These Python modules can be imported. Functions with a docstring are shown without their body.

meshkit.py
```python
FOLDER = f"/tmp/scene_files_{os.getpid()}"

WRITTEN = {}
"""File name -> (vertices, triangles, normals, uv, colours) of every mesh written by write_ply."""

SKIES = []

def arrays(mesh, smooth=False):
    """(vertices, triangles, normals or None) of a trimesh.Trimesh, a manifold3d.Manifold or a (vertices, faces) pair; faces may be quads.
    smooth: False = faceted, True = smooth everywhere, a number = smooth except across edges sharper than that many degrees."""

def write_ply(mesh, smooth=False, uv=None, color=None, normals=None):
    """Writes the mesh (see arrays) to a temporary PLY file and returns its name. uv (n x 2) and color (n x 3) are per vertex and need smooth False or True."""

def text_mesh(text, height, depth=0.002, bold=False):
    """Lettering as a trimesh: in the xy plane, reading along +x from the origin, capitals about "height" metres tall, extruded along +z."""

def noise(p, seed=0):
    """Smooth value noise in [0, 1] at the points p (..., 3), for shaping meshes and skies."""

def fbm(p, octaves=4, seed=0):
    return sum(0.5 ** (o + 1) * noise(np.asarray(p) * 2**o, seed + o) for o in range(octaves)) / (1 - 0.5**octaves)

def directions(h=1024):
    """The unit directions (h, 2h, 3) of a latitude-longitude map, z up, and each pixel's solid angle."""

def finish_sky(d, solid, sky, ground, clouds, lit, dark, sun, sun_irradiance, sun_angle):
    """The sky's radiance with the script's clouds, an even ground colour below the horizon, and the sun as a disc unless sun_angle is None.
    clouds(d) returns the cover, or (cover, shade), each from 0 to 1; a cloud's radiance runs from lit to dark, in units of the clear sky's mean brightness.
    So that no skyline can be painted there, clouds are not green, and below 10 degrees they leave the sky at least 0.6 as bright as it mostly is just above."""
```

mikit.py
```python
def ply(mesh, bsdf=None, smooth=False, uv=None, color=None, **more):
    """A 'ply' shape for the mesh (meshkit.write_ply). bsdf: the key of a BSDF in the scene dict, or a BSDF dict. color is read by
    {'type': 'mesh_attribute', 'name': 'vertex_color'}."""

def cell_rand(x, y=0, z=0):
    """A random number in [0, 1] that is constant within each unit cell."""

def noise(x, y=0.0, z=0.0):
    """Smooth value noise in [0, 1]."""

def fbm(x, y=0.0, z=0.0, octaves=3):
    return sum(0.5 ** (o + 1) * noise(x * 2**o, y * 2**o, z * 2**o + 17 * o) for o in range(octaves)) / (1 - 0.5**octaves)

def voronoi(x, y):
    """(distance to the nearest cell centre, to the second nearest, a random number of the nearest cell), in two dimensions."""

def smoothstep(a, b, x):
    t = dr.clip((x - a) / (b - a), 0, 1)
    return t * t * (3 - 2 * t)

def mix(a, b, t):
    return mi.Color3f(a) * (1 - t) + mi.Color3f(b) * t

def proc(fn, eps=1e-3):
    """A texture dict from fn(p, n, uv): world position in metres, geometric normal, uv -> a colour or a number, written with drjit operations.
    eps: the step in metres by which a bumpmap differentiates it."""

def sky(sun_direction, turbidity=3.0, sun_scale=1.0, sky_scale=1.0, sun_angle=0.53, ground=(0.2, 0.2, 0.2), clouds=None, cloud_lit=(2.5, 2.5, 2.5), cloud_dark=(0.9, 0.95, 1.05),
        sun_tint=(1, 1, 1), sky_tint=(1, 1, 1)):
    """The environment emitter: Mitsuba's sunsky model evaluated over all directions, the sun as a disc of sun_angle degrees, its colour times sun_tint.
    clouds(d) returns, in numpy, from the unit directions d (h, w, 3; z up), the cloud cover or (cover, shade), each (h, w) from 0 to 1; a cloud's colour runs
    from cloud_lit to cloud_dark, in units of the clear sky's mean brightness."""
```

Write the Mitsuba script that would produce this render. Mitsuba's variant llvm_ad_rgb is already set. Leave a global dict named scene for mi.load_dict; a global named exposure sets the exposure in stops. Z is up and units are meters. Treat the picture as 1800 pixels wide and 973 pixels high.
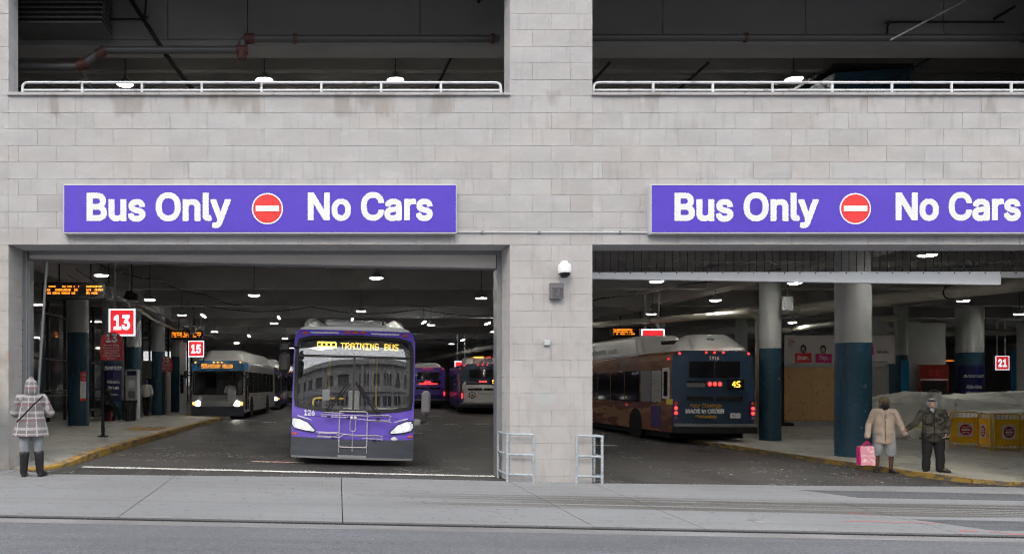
import math, random, numpy as np, trimesh, drjit as dr, mitsuba as mi, mikit, meshkit
import manifold3d as m3
from shapely.geometry import Polygon, Point, LineString, box as sbox
from shapely.ops import unary_union
from shapely import affinity
T = mi.ScalarTransform4f
rng = random.Random(7)
scene, labels = {}, {}
# ---------------------------------------------------------------- camera, sky, exposure
CAMZ = 1.66
scene['camera'] = {'type': 'perspective', 'fov': 63.48, 'fov_axis': 'x', 'near_clip': 0.1, 'far_clip': 1500.0,
                   'principal_point_offset_x': 0.1894, 'principal_point_offset_y': -0.1948,
                   'to_world': T().look_at(origin=[0, -15, CAMZ], target=[0, 0, CAMZ], up=[0, 0, 1])}
scene['sky'] = mikit.sky((-0.25, -0.75, 0.62), turbidity=4, sun_scale=0.12, sun_angle=20, sun_tint=(.90, .96, 1.04), clouds=lambda d: (1.0, 0.5 + 0.9 * (meshkit.fbm(d * 2.2, 4) - 0.5)),
                         cloud_lit=(2.0, 2.03, 2.1), cloud_dark=(1.5, 1.54, 1.62))
exposure = 3.42
LAMP = 74.0          # strength of the ceiling lamps
GLOW = 0.128         # scale from the strengths written below to radiance under this sky
# ---------------------------------------------------------------- helpers
def obj(name, mesh, mat, parent=None, label=None, cat=None, group=None, kind=None, smooth=False, emit=None, **kw):
    base = (parent + '__' if parent else '') + name
    key, n = base, 0
    while key in scene or key in labels:
        n += 1; key = f'{base}_{n:03d}'
    d = mikit.ply(mesh, mat, smooth=smooth, **kw)
    if emit is not None:
        d['emitter'] = {'type': 'area', 'radiance': {'type': 'rgb', 'value': [float(e) * GLOW for e in emit]}}
    scene[key] = d
    info = {k: v for k, v in (('label', label), ('category', cat), ('group', group), ('kind', kind)) if v}
    if info: labels[key] = info
    return key
def thing(name, label, cat, group=None):
    key, n = name, 0
    while key in labels or key in scene:
        n += 1; key = f'{name}_{n:03d}'
    labels[key] = {'label': label, 'category': cat}
    if group: labels[key]['group'] = group
    return key
def box(x0, x1, y0, y1, z0, z1):
    m = trimesh.creation.box((x1 - x0, y1 - y0, z1 - z0)); m.apply_translation(((x0 + x1) / 2, (y0 + y1) / 2, (z0 + z1) / 2)); return m
def rbox(x0, x1, y0, y1, z0, z1, b=0.02):
    b = min(b, (x1 - x0) * .45, (y1 - y0) * .45, (z1 - z0) * .45)
    pts = []
    for X, sx in ((x0, 1), (x1, -1)):
        for Y, sy in ((y0, 1), (y1, -1)):
            for Z, sz in ((z0, 1), (z1, -1)):
                pts += [(X, Y + sy * b, Z + sz * b), (X + sx * b, Y, Z + sz * b), (X + sx * b, Y + sy * b, Z)]
    return trimesh.convex.convex_hull(np.array(pts))
def cat(*ms):
    ms = [m for g in ms for m in (g if isinstance(g, (list, tuple)) else [g])]
    return trimesh.util.concatenate(ms)
def tube(pts, r, n=8, cap=True):
    p = np.asarray(pts, float); k = len(p)
    rr = np.broadcast_to(r, (k,))
    t = np.gradient(p, axis=0); t /= np.linalg.norm(t, axis=1, keepdims=True) + 1e-12
    a = np.cross(t[0], [0, 0, 1.] if abs(t[0][2]) < .9 else [1., 0, 0]); a /= np.linalg.norm(a)
    V = []
    for i in range(k):
        a = a - t[i] * np.dot(a, t[i]); a /= np.linalg.norm(a); b = np.cross(t[i], a)
        g = np.arange(n) * 2 * np.pi / n
        V.append(p[i] + rr[i] * (np.cos(g)[:, None] * a + np.sin(g)[:, None] * b))
    V = np.vstack(V); F = []
    for i in range(k - 1):
        for j in range(n):
            A, B, C, D = i * n + j, i * n + (j + 1) % n, (i + 1) * n + (j + 1) % n, (i + 1) * n + j
            F += [[A, B, C], [A, C, D]]
    if cap:
        c0, c1 = len(V), len(V) + 1
        V = np.vstack([V, p[0], p[-1]])
        for j in range(n): F += [[c0, (j + 1) % n, j], [c1, (k - 1) * n + j, (k - 1) * n + (j + 1) % n]]
    return trimesh.Trimesh(V, F, process=False)
def rod(a, b, r, n=8): return tube([a, b], r, n)
def arc_path(pts, rad=0.1, n=5):
    """polyline with rounded corners"""
    p = [np.array(q, float) for q in pts]; out = [p[0]]
    for i in range(1, len(p) - 1):
        u = p[i - 1] - p[i]; v = p[i + 1] - p[i]
        r = min(rad, np.linalg.norm(u) * .49, np.linalg.norm(v) * .49)
        A = p[i] + u / np.linalg.norm(u) * r; B = p[i] + v / np.linalg.norm(v) * r
        for s in np.linspace(0, 1, n): out.append((1 - s) ** 2 * A + 2 * s * (1 - s) * p[i] + s * s * B)
    return np.array(out + [p[-1]])
def lathe(profile, n=24, axis='z', at=(0, 0, 0)):
    pr = np.asarray(profile, float); g = np.arange(n) * 2 * np.pi / n
    V = np.stack([pr[:, None, 0] * np.cos(g), pr[:, None, 0] * np.sin(g), np.repeat(pr[:, 1:2], n, 1)], -1).reshape(-1, 3); F = []
    for i in range(len(pr) - 1):
        for j in range(n):
            A, B, C, D = i * n + j, i * n + (j + 1) % n, (i + 1) * n + (j + 1) % n, (i + 1) * n + j
            F += [[A, B, C], [A, C, D]]
    m = trimesh.Trimesh(V, F, process=False)
    if axis == 'x': m.vertices = m.vertices[:, [2, 0, 1]]
    if axis == 'y': m.vertices = m.vertices[:, [1, 2, 0]]
    m.apply_translation(at); return m
def ext(poly, y0, y1):
    """polygon in (x, z) made solid between y0 and y1"""
    ms = []
    for g in getattr(poly, 'geoms', [poly]):
        if g.is_empty or g.area < 1e-7: continue
        m = trimesh.creation.extrude_polygon(g, y1 - y0, engine='earcut')
        m.vertices = np.stack([m.vertices[:, 0], y1 - m.vertices[:, 2], m.vertices[:, 1]], 1)
        ms.append(m)
    return trimesh.util.concatenate(ms)
def extz(poly, z0, z1):
    ms = []
    for g in getattr(poly, 'geoms', [poly]):
        m = trimesh.creation.extrude_polygon(g, z1 - z0, engine='earcut'); m.apply_translation((0, 0, z0)); ms.append(m)
    return trimesh.util.concatenate(ms)
def fine(m, size):
    v, f = trimesh.remesh.subdivide_to_size(m.vertices, m.faces, size, max_iter=12)
    return trimesh.Trimesh(v, f, process=False)
def rrect(x0, x1, z0, z1, r): return sbox(x0 + r, z0 + r, x1 - r, z1 - r).buffer(r, quad_segs=4)
_glyph = {}
def glyphs(s, bold=0.0):
    """lettering as a flat polygon, capitals 1 unit tall, from x = 0"""
    if (s, bold) not in _glyph:
        m = meshkit.text_mesh(s, 1.0, 0.2, bold=False)
        polys = []
        for b in m.split(only_watertight=False):
            sec = b.section(plane_origin=[0, 0, .1], plane_normal=[0, 0, 1])
            if sec is None: continue
            pl, tf = sec.to_2D(to_2D=np.eye(4))
            polys += list(pl.polygons_full)
        g = unary_union([p.buffer(0) for p in polys])
        if bold > 0: g = g.simplify(.008).buffer(0.024 + 0.022 * bold, join_style=2, mitre_limit=2.5).simplify(.006)
        _glyph[s, bold] = g
    return _glyph[s, bold]
def fit(s, x0, x1, z0, h, bold=1.0, slant=0.0):
    """glyph polygon fitted to x0..x1, baseline z0, capital height h"""
    g = glyphs(s, bold); a, _, b, _ = g.bounds
    g = affinity.affine_transform(g, [(x1 - x0) / (b - a), slant * h, 0, h, x0 - a * (x1 - x0) / (b - a), z0]); return g
FONT = {'T': '11111,00100,00100,00100,00100,00100,00100', 'R': '11110,10001,10001,11110,10100,10010,10001', 'A': '01110,10001,10001,11111,10001,10001,10001',
        'I': '11111,00100,00100,00100,00100,00100,11111', 'N': '10001,11001,10101,10101,10011,10001,10001', 'G': '01110,10001,10000,10111,10001,10001,01110',
        'B': '11110,10001,10001,11110,10001,10001,11110', 'U': '10001,10001,10001,10001,10001,10001,01110', 'S': '01111,10000,10000,01110,00001,00001,11110',
        'H': '10001,10001,10001,11111,10001,10001,10001', 'C': '01110,10001,10000,10000,10000,10001,01110', 'K': '10001,10010,10100,11000,10100,10010,10001',
        'O': '01110,10001,10001,10001,10001,10001,01110', 'Y': '10001,10001,01010,00100,00100,00100,00100', 'L': '10000,10000,10000,10000,10000,10000,11111',
        'W': '10001,10001,10001,10101,10101,11011,10001', '4': '00010,00110,01010,10010,11111,00010,00010', '5': '11111,10000,11110,00001,00001,10001,01110',
        '6': '01110,10000,10000,11110,10001,10001,01110', ' ': '00000,' * 6 + '00000'}
def led_poly(s, x0, x1, z0, z1, gap=.12, wide=5):
    """dot matrix lettering in x0..x1, z0..z1"""
    cells = []
    for i, c in enumerate(s):
        for r, row in enumerate(FONT[c].split(',')):
            for q, bit in enumerate(row):
                if bit == '1': cells.append((i * 6 + q, 6 - r))
    w = (x1 - x0) / (len(s) * 6 - 1); h = (z1 - z0) / 7
    return [sbox(x0 + (a + gap / 2) * w, z0 + (b + gap / 2) * h, x0 + (a + 1 - gap / 2) * w, z0 + (b + 1 - gap / 2) * h) for a, b in cells]
def quads(polys, y):
    """rectangles facing -y"""
    V, F = [], []
    for p in polys:
        a, b, c, d = p.bounds; k = len(V)
        V += [(a, y, b), (c, y, b), (c, y, d), (a, y, d)]; F += [[k, k + 1, k + 2], [k, k + 2, k + 3]]
    return trimesh.Trimesh(V, F, process=False)
# ---------------------------------------------------------------- materials
def rgb(c): return {'type': 'rgb', 'value': [float(x) for x in c]}
def srgb(r, g, b): return [((c / 255 + .055) / 1.055) ** 2.4 if c > 10 else c / 255 / 12.92 for c in (r, g, b)]
def M(name, color, rough=.6, metal=0.0, spec=.5, coat=0.0, two=True):
    d = {'type': 'principled', 'base_color': color if isinstance(color, dict) else rgb(color), 'roughness': rough, 'metallic': metal, 'specular': spec}
    if coat: d['clearcoat'] = coat; d['clearcoat_gloss'] = .9
    scene['mat_' + name] = {'type': 'twosided', 'a': d} if two else d
    return 'mat_' + name
N, F3, SS, MX = mikit.noise, mikit.fbm, mikit.smoothstep, mikit.mix
def stone(seed, base):
    def fn(p, n, uv):
        u = p.x + .37 * p.y; w = p.z
        cloud = F3(u * 1.7 + seed, p.y * 1.3, w * 2.3, 3)
        vein = dr.abs(F3(u * 3.1 + seed * 2, p.y * 2, w * 5.3 + 3, 3) - .5)
        grain = N(u * 160, p.y * 160, w * 160)
        streak = F3(u * 14 + seed, p.y * 9, w * 1.1, 2)
        f = .84 + .22 * cloud + .08 * (grain - .5) + .05 * SS(.05, .0, vein) - .08 * SS(.62, .8, streak)
        c = mi.Color3f(base) * f
        warm = .5 * SS(.5, .72, F3(u * .9 + 9 + seed, p.y, w * 1.4, 3))
        drip = SS(.58, .74, F3(u * 2.3 + 31, p.y, w * .55, 4) + .12 * N(u * 19, p.y, w * 2)) * SS(.10, -.02, dr.abs(w - 6.80 + .10 * N(u * 8, 1, 2)) - .16)   # brown run-off marks under the coping
        c = MX(c, c * mi.Color3f(1.02, .975, .92), warm)
        return MX(c, c * mi.Color3f(.66, .61, .56), drip * .6)
    return mikit.proc(fn)
for i, (s, b) in enumerate(((0, (.412, .407, .416)), (11, (.424, .419, .428)), (23, (.396, .391, .398)), (37, (.42, .416, .427)))):
    M(f'stone{i}', stone(s, b), .85, spec=.25)
def pillar_fn(p, n, uv):   # lower pillar stones: grime with ragged edges near the pavement and a grey overpainted oval
    cloud = F3(p.x * 1.7 + 5, p.y * 1.3, p.z * 2.3, 3); grain = N(p.x * 160, p.y * 160, p.z * 160)
    c = mi.Color3f(.430, .419, .421) * (.88 + .16 * cloud + .08 * (grain - .5))
    rag = F3(p.x * 5, p.y * 5, p.z * 3.5, 4)
    drip = F3(p.x * 11, p.y * 9, p.z * .9 + 4, 3)
    c = MX(c, c * mi.Color3f(.78, .74, .70), SS(.54, .66, rag) * .22)
    c = MX(c, c * mi.Color3f(.6, .56, .52), SS(.6, .7, drip) * .16)
    ex = (p.x - 4.14 + .05 * N(p.x * 9, 0, p.z * 9)) / .21; ez = (p.z - 1.44 + .03 * N(p.x * 7, 2, p.z * 7)) / .135
    o = SS(1.1, .8, dr.sqrt(ex * ex + ez * ez)) * SS(.2, .5, N(p.x * 22, 1, p.z * 60) + .3) * SS(.2, -.1, p.y)
    return MX(c, mi.Color3f(.40, .44, .44), o * .75)
M('stone_low', mikit.proc(pillar_fn), .85, spec=.25)
def pier_fn(p, n, uv):     # left pier: brown stains where the photograph shows them
    cloud = F3(p.x * 1.7 + 5, p.y * 1.3, p.z * 2.3, 3); grain = N(p.x * 160, p.y * 160, p.z * 160)
    c = mi.Color3f(.41, .395, .38) * (.84 + .24 * cloud + .08 * (grain - .5))
    st = SS(.44, .62, F3(p.x * 2.1 + 2, p.y * 2, p.z * 1.1, 4)) * SS(.1, .6, F3(p.x * 18, p.y * 20, p.z * 7, 3) + .1)
    return MX(c, mi.Color3f(.27, .20, .14), st * .4 * SS(.1, -.1, p.z - 2.9 + 1.6 * F3(p.x * 4, p.y * 4, p.z * 2, 3)))
M('stone_pier', mikit.proc(pier_fn), .85, spec=.25)
M('mortar', (.33, .325, .32), .95)
def asphalt(base, seed, patch=.35):
    def fn(p, n, uv):
        g = N(p.x * 95, p.y * 95, 1) * .5 + N(p.x * 41, p.y * 41, 5) * .5
        big = F3(p.x * .5 + seed, p.y * .9, 0, 4); run = F3(p.x * .35, p.y * 5 + seed, 2, 3)
        f = .62 + .55 * g + patch * (big - .5) + .25 * (run - .5)
        c = mi.Color3f(base) * f
        return MX(c, mi.Color3f(.30, .30, .30), SS(.80, .93, g) * .55)
    return fn
M('street', mikit.proc(asphalt((.112, .117, .132), 3)), .8, spec=.35)
def garage_asphalt(p, n, uv):
    c = asphalt((.052, .051, .052), 9)(p, n, uv)
    oil = SS(.60, .72, F3(p.x * 1.1, p.y * .35, 3, 4))
    c = MX(c, c * .5, oil * .6)
    return MX(c, mi.Color3f(.34, .33, .31), SS(.80, .83, N(p.x * 16, p.y * 16, 8)) * SS(.6, .75, N(p.x * 1.3, p.y * 1.3, 4)) * .5)
M('garage_asphalt', mikit.proc(garage_asphalt), .55, spec=.4)
M('asphalt_patch', mikit.proc(asphalt((.085, .09, .10), 5)), .8, spec=.3)
def walk_fn(p, n, uv):
    g = N(p.x * 120, p.y * 120, 1); big = F3(p.x * .7, p.y * .9, 0, 4)
    c = mi.Color3f(.178, .184, .194) * (.84 + .2 * big + .10 * (g - .5))
    # tyre tracks of the buses that turn in: streaks with edges, along the street
    fine_s = F3(p.x * .22 + .6 * N(p.x * .4, 0, 0), p.y * 13, 3, 3); wob = .35 * F3(p.x * .35, 0, 7, 2)
    lane = SS(-3.25, -3.1, p.y + wob) * SS(-1.75, -1.95, p.y + wob * .6) * SS(1.0, 5.5, p.x + 2 * N(p.x * .5, p.y * 6, 3))
    c = MX(c, c * mi.Color3f(.52, .49, .45), lane * SS(.30, .58, fine_s + .08))
    faint = SS(.52, .68, F3(p.x * .18 + 5, p.y * 9, 9, 3))
    c = MX(c, c * mi.Color3f(.80, .78, .76), faint * .35)
    spots = SS(.86, .9, N(p.x * 15, p.y * 15, 5)) + SS(.92, .95, N(p.x * 5, p.y * 5, 8)) * .5
    return MX(c, c * .62, spots * .6)
M('walk', mikit.proc(walk_fn), .85, spec=.25)
def gutter_fn(p, n, uv):
    g = N(p.x * 90, p.y * 90, 1); big = F3(p.x * 1.3, p.y * 5, 0, 4)
    return mi.Color3f(.165, .165, .17) * (.66 + .55 * big + .16 * (g - .5))
M('gutter', mikit.proc(gutter_fn), .85, spec=.25)
M('tar', (.035, .036, .04), .9)
def platform_fn(p, n, uv):
    g = N(p.x * 70, p.y * 70, 1); big = F3(p.x * .9, p.y * .9, 0, 4)
    c = mi.Color3f(.33, .33, .30) * (.72 + .4 * big + .14 * (g - .5))
    return MX(c, c * .55, SS(.74, .82, N(p.x * 5, p.y * 5, 5)) * .6)
M('platform', mikit.proc(platform_fn), .6, spec=.4)
def kerb_fn(p, n, uv):
    w = F3(p.x * 7, p.y * 7, p.z * 9, 4); g = N(p.x * 60, p.y * 60, p.z * 60)
    y = mi.Color3f(.42, .255, .05) * (.7 + .4 * g)
    return MX(y, mi.Color3f(.13, .11, .09), SS(.47, .60, w) * .9)
M('kerb_yellow', mikit.proc(kerb_fn), .75)
M('kerb_worn', mikit.proc(lambda p, n, uv: MX(mi.Color3f(.30, .19, .04), mi.Color3f(.10, .09, .08), SS(.46, .56, F3(p.x * 7, p.y * 7, p.z * 14, 4)) * .9)), .75)
def marking_fn(p, n, uv):
    w = F3(p.x * 6, p.y * 16, 0, 4)
    return MX(mi.Color3f(.60, .60, .60), mi.Color3f(.15, .15, .15), SS(.55, .72, w) * .7)
M('marking', mikit.proc(marking_fn), .7)
def worn_fn(p, n, uv):
    w = F3(p.x * 9, p.y * 9, 0, 4)
    return MX(mi.Color3f(.5, .47, .44), mi.Color3f(.45, .12, .1), SS(.5, .6, w))
M('marking_red', mikit.proc(worn_fn), .7)
def conc_fn(p, n, uv):
    big = F3(p.x * .6, p.y * .5, p.z * .9, 4); g = N(p.x * 40, p.y * 40, p.z * 40)
    c = mi.Color3f(.32, .31, .30) * (.78 + .36 * big + .1 * (g - .5))
    return MX(c, c * .6, SS(.62, .74, F3(p.x * 1.2, p.y * 3, p.z * .6, 3)) * .5)
M('ceiling', mikit.proc(conc_fn), .9, spec=.2)

M('deck_girder', mikit.proc(lambda p, n, uv: mi.Color3f(.26, .26, .262) * (.8 + .3 * F3(p.x * .7, p.y, p.z * 1.3, 4) + .15 * (N(p.x * 50, p.y * 50, p.z * 50) - .5))), .9, spec=.2)
def column_fn(p, n, uv):
    g = N(p.x * 45, p.y * 45, p.z * 45); w = F3(p.x * 2, p.y * 2, p.z * 1.2, 3)
    return mi.Color3f(.36, .37, .37) * (.78 + .3 * w + .14 * (g - .5))
M('column', mikit.proc(column_fn), .75)
def blue_fn(p, n, uv):
    g = N(p.x * 45, p.y * 45, p.z * 45); w = F3(p.x * 3, p.y * 3, p.z * 2, 3)
    c = mi.Color3f(.013, .057, .092) * (.75 + .35 * w + .3 * (g - .5))
    c = MX(c, c * 2.0, SS(.78, .86, N(p.x * 13, p.y * 13, p.z * 13)) * .35)
    chip = SS(.77, .80, F3(p.x * 9, p.y * 9, p.z * 7, 4))
    return MX(c, mi.Color3f(.20, .20, .19), chip * .8)
M('column_blue', mikit.proc(blue_fn), .55)
M('white_paint', (.76, .78, .80), .45)
M('rail_paint', mikit.proc(lambda p, n, uv: MX(mi.Color3f(.56, .58, .61), mi.Color3f(.36, .36, .36), SS(.6, .75, F3(p.x * 6, p.y * 9, p.z * 9, 3)))), .5)
M('joint_dirt', (.05, .048, .046), .95)
M('galv', mikit.proc(lambda p, n, uv: mi.Color3f(.42, .47, .52) * (.7 + .5 * N(p.x * 30, p.y * 30, p.z * 30))), .5, metal=.3)
M('steel_grey', (.30, .31, .32), .45, metal=.6)
M('door_steel', mikit.proc(lambda p, n, uv: mi.Color3f(.62, .585, .555) * (.75 + .4 * F3(p.x * 1.1, p.y * 2, p.z * 6, 4))), .55)
M('black', (.012, .012, .013), .5)
M('black_gloss', (.01, .01, .012), .08, spec=.6)
M('black_matt', (.02, .02, .021), .9, spec=.2)
M('rubber', (.022, .022, .023), .85)
M('chrome', (.75, .75, .76), .18, metal=1.0)
M('alu', (.62, .63, .65), .35, metal=.8)
M('rack', (.44, .43, .46), .35, metal=.6)
M('sign_purple', mikit.proc(lambda p, n, uv: mi.Color3f(.092, .054, .50) * (.90 + .18 * F3(p.x * 1.3, p.y, p.z * 2.1, 4) + .05 * (N(p.x * 60, p.y, p.z * 60) - .5))), .35, spec=.3)
M('sign_white', (.72, .73, .74), .4)
M('sign_red', srgb(222, 48, 48), .4)
M('dull_red', srgb(165, 34, 40), .5)
M('grey_light', (.46, .47, .48), .6)
M('grey_mid', (.17, .175, .185), .6)
M('vent_grey', (.14, .135, .15), .6)
M('pipe', mikit.proc(lambda p, n, uv: mi.Color3f(.42, .40, .34) * (.65 + .6 * F3(p.x * 2, p.y * 2, p.z * 5, 3))), .55)
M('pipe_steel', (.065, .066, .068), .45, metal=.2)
M('pipe_red', (.055, .015, .011), .6)
M('glow_white', (.8, .8, .8), .5)
M('glow_red', (.5, .02, .02), .4)
M('glow_amber', (.7, .3, .03), .4)
M('amber_lens', srgb(225, 95, 20), .25, spec=.6)
M('paint_purple', mikit.proc(lambda p, n, uv: mi.Color3f(.150, .092, .56) * (.88 + .2 * F3(p.x * 3, p.y * 3, p.z * 6, 4) + .06 * (N(p.x * 70, p.y * 70, p.z * 70) - .5))), .32, coat=.6)
M('paint_purple_dark', (.045, .026, .17), .3, coat=.6)
M('paint_navy', mikit.proc(lambda p, n, uv: mi.Color3f(.026, .058, .10) * (.8 + .35 * F3(p.x * 2, p.y * 2, p.z * 4, 3))), .38, coat=.4)
M('paint_blue', srgb(50, 120, 178), .35, coat=.5)
M('paint_white', mikit.proc(lambda p, n, uv: mi.Color3f(.72, .72, .70) * (.78 + .35 * F3(p.x * 2, p.y * .8, p.z * 3, 4))), .35, coat=.4)
M('paint_silver', mikit.proc(lambda p, n, uv: mi.Color3f(.27, .27, .27) * (.7 + .5 * F3(p.x * 3, p.y * .8, p.z * 9, 4))), .35, coat=.4)
def wrap_fn(p, n, uv):      # bronze food picture on the side of the bus: printed waves and patches
    w = F3(p.y * .9, p.x, p.z * 2.6 + .6 * N(p.y * 1.1, 3, 1), 4)
    c = MX(mi.Color3f(.115, .036, .015), mi.Color3f(.20, .075, .03), SS(.35, .65, w))
    swirl = SS(.46, .5, F3(p.y * .7 + 4, 0, p.z * 3.4, 3)) * SS(1.35, 1.25, p.z)
    c = MX(c, mi.Color3f(.25, .13, .06), swirl * .8)
    return MX(c, mi.Color3f(.08, .012, .018), SS(.50, .55, F3(p.y * .8, 7, p.z * 3.1, 3)) * SS(1.3, 1.1, p.z) * .8)
M('bus_wrap', mikit.proc(wrap_fn), .45, spec=.35)
M('bumper', mikit.proc(lambda p, n, uv: mi.Color3f(.052, .060, .080) * (.7 + .5 * F3(p.x * 3, p.y * 3, p.z * 9, 4))), .5)
M('tint_glass', (.008, .009, .01), .05, spec=.7)
scene['mat_glass'] = {'type': 'thindielectric', 'int_ior': 2.12}
scene['mat_pane'] = {'type': 'thindielectric', 'int_ior': 1.5}
scene['mat_lens'] = {'type': 'thindielectric', 'int_ior': 1.45}
M('interior', (.07, .075, .08), .7)
M('interior_light', (.30, .33, .34), .6)
M('grab_yellow', srgb(225, 190, 30), .4)
M('skin_dark', (.085, .042, .026), .5)
M('skin_light', (.42, .25, .18), .5)
M('gold_text', srgb(205, 150, 50), .45)
M('banner_white', (.56, .53, .53), .6)
M('pink', srgb(200, 40, 120), .5)
M('poster_navy', srgb(20, 22, 72), .45)
M('poster_blue', srgb(24, 120, 165), .45)
M('poster_red', srgb(120, 32, 26), .5)
def ply_fn(p, n, uv):
    ring = F3(p.x * 5 + .5 * N(p.x * 2, 0, p.z * .8), 0, p.z * .55, 3)
    gr = dr.abs(dr.sin(ring * 42)); fineg = N(p.x * 130, 0, p.z * 3)
    c = MX(mi.Color3f(.60, .39, .19), mi.Color3f(.45, .26, .11), gr * .55 + .25 * fineg)
    f, s, r = mikit.voronoi(p.x * 4.2, p.z * 2.6)
    return MX(c, mi.Color3f(.10, .045, .02), SS(.12, .07, f) * SS(.72, .76, r) * .85)
M('plywood', mikit.proc(ply_fn), .6)
def plastic_fn(p, n, uv): return mi.Color3f(.80, .81, .77) * (.82 + .3 * F3(p.x * 2.2, p.y * 2, p.z * 2.5, 3))
scene['mat_plastic'] = {'type': 'twosided', 'a': {'type': 'bumpmap', 'arbitrary': mikit.proc(lambda p, n, uv: F3(p.x * 3.2, p.y * 3.2, p.z * 3.2, 4), eps=.01), 'scale': .12,
                        'b': {'type': 'principled', 'base_color': mikit.proc(plastic_fn), 'roughness': .16, 'specular': .6}}}
def barrier_fn(p, n, uv): return mi.Color3f(.76, .43, .022) * (.8 + .3 * F3(p.x * 3, p.y * 3, p.z * 6, 3) + .2 * (N(p.x * 80, p.y * 80, p.z * 80) - .5))
M('barrier', mikit.proc(barrier_fn), .6)
M('barrier_frame', (.55, .32, .03), .45)
def plaid_fn(p, n, uv):
    ang = dr.atan2(p.x + 4.85, -(p.y + 1.0) + .0001); u = ang * .27 + p.x * .25; w = p.z
    tw = .80 + .4 * N(p.x * 130, p.y * 130, p.z * 130)
    c = mi.Color3f(.165, .16, .17) * tw
    def band(t, per, off, wd):
        f = (t + off) / per; f = f - dr.floor(f); return SS(wd + .03, wd, dr.abs(f - .5))
    h = band(w, .27, .02, .07); v = band(u, .26, .06, .05); h2 = band(w, .27, .11, .03); r = band(w, .27, .155, .022); rv = band(u, .20, .15, .02)
    c = MX(c, mi.Color3f(.46, .44, .45), dr.maximum(v * .8, h * .55)); c = MX(c, mi.Color3f(.42, .39, .40), h2 * .7)
    c = MX(c, mi.Color3f(.22, .05, .06), dr.maximum(r, rv * .4) * .6)
    return c
M('plaid', mikit.proc(plaid_fn), .95, spec=.1)
def camo_fn(p, n, uv):
    a = F3(p.x * 9, p.y * 9, p.z * 9, 3); b = F3(p.x * 12 + 7, p.y * 12, p.z * 12, 3)
    c = MX(mi.Color3f(.05, .048, .038), mi.Color3f(.028, .028, .025), SS(.45, .52, a))
    return MX(c, mi.Color3f(.075, .07, .055), SS(.54, .62, b))
M('camo', mikit.proc(camo_fn), .9, spec=.15)
M('blazer', mikit.proc(lambda p, n, uv: mi.Color3f(.385, .315, .265) * (.8 + .35 * F3(p.x * 6, p.y * 6, p.z * 5, 3))), .85, spec=.2)
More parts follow.
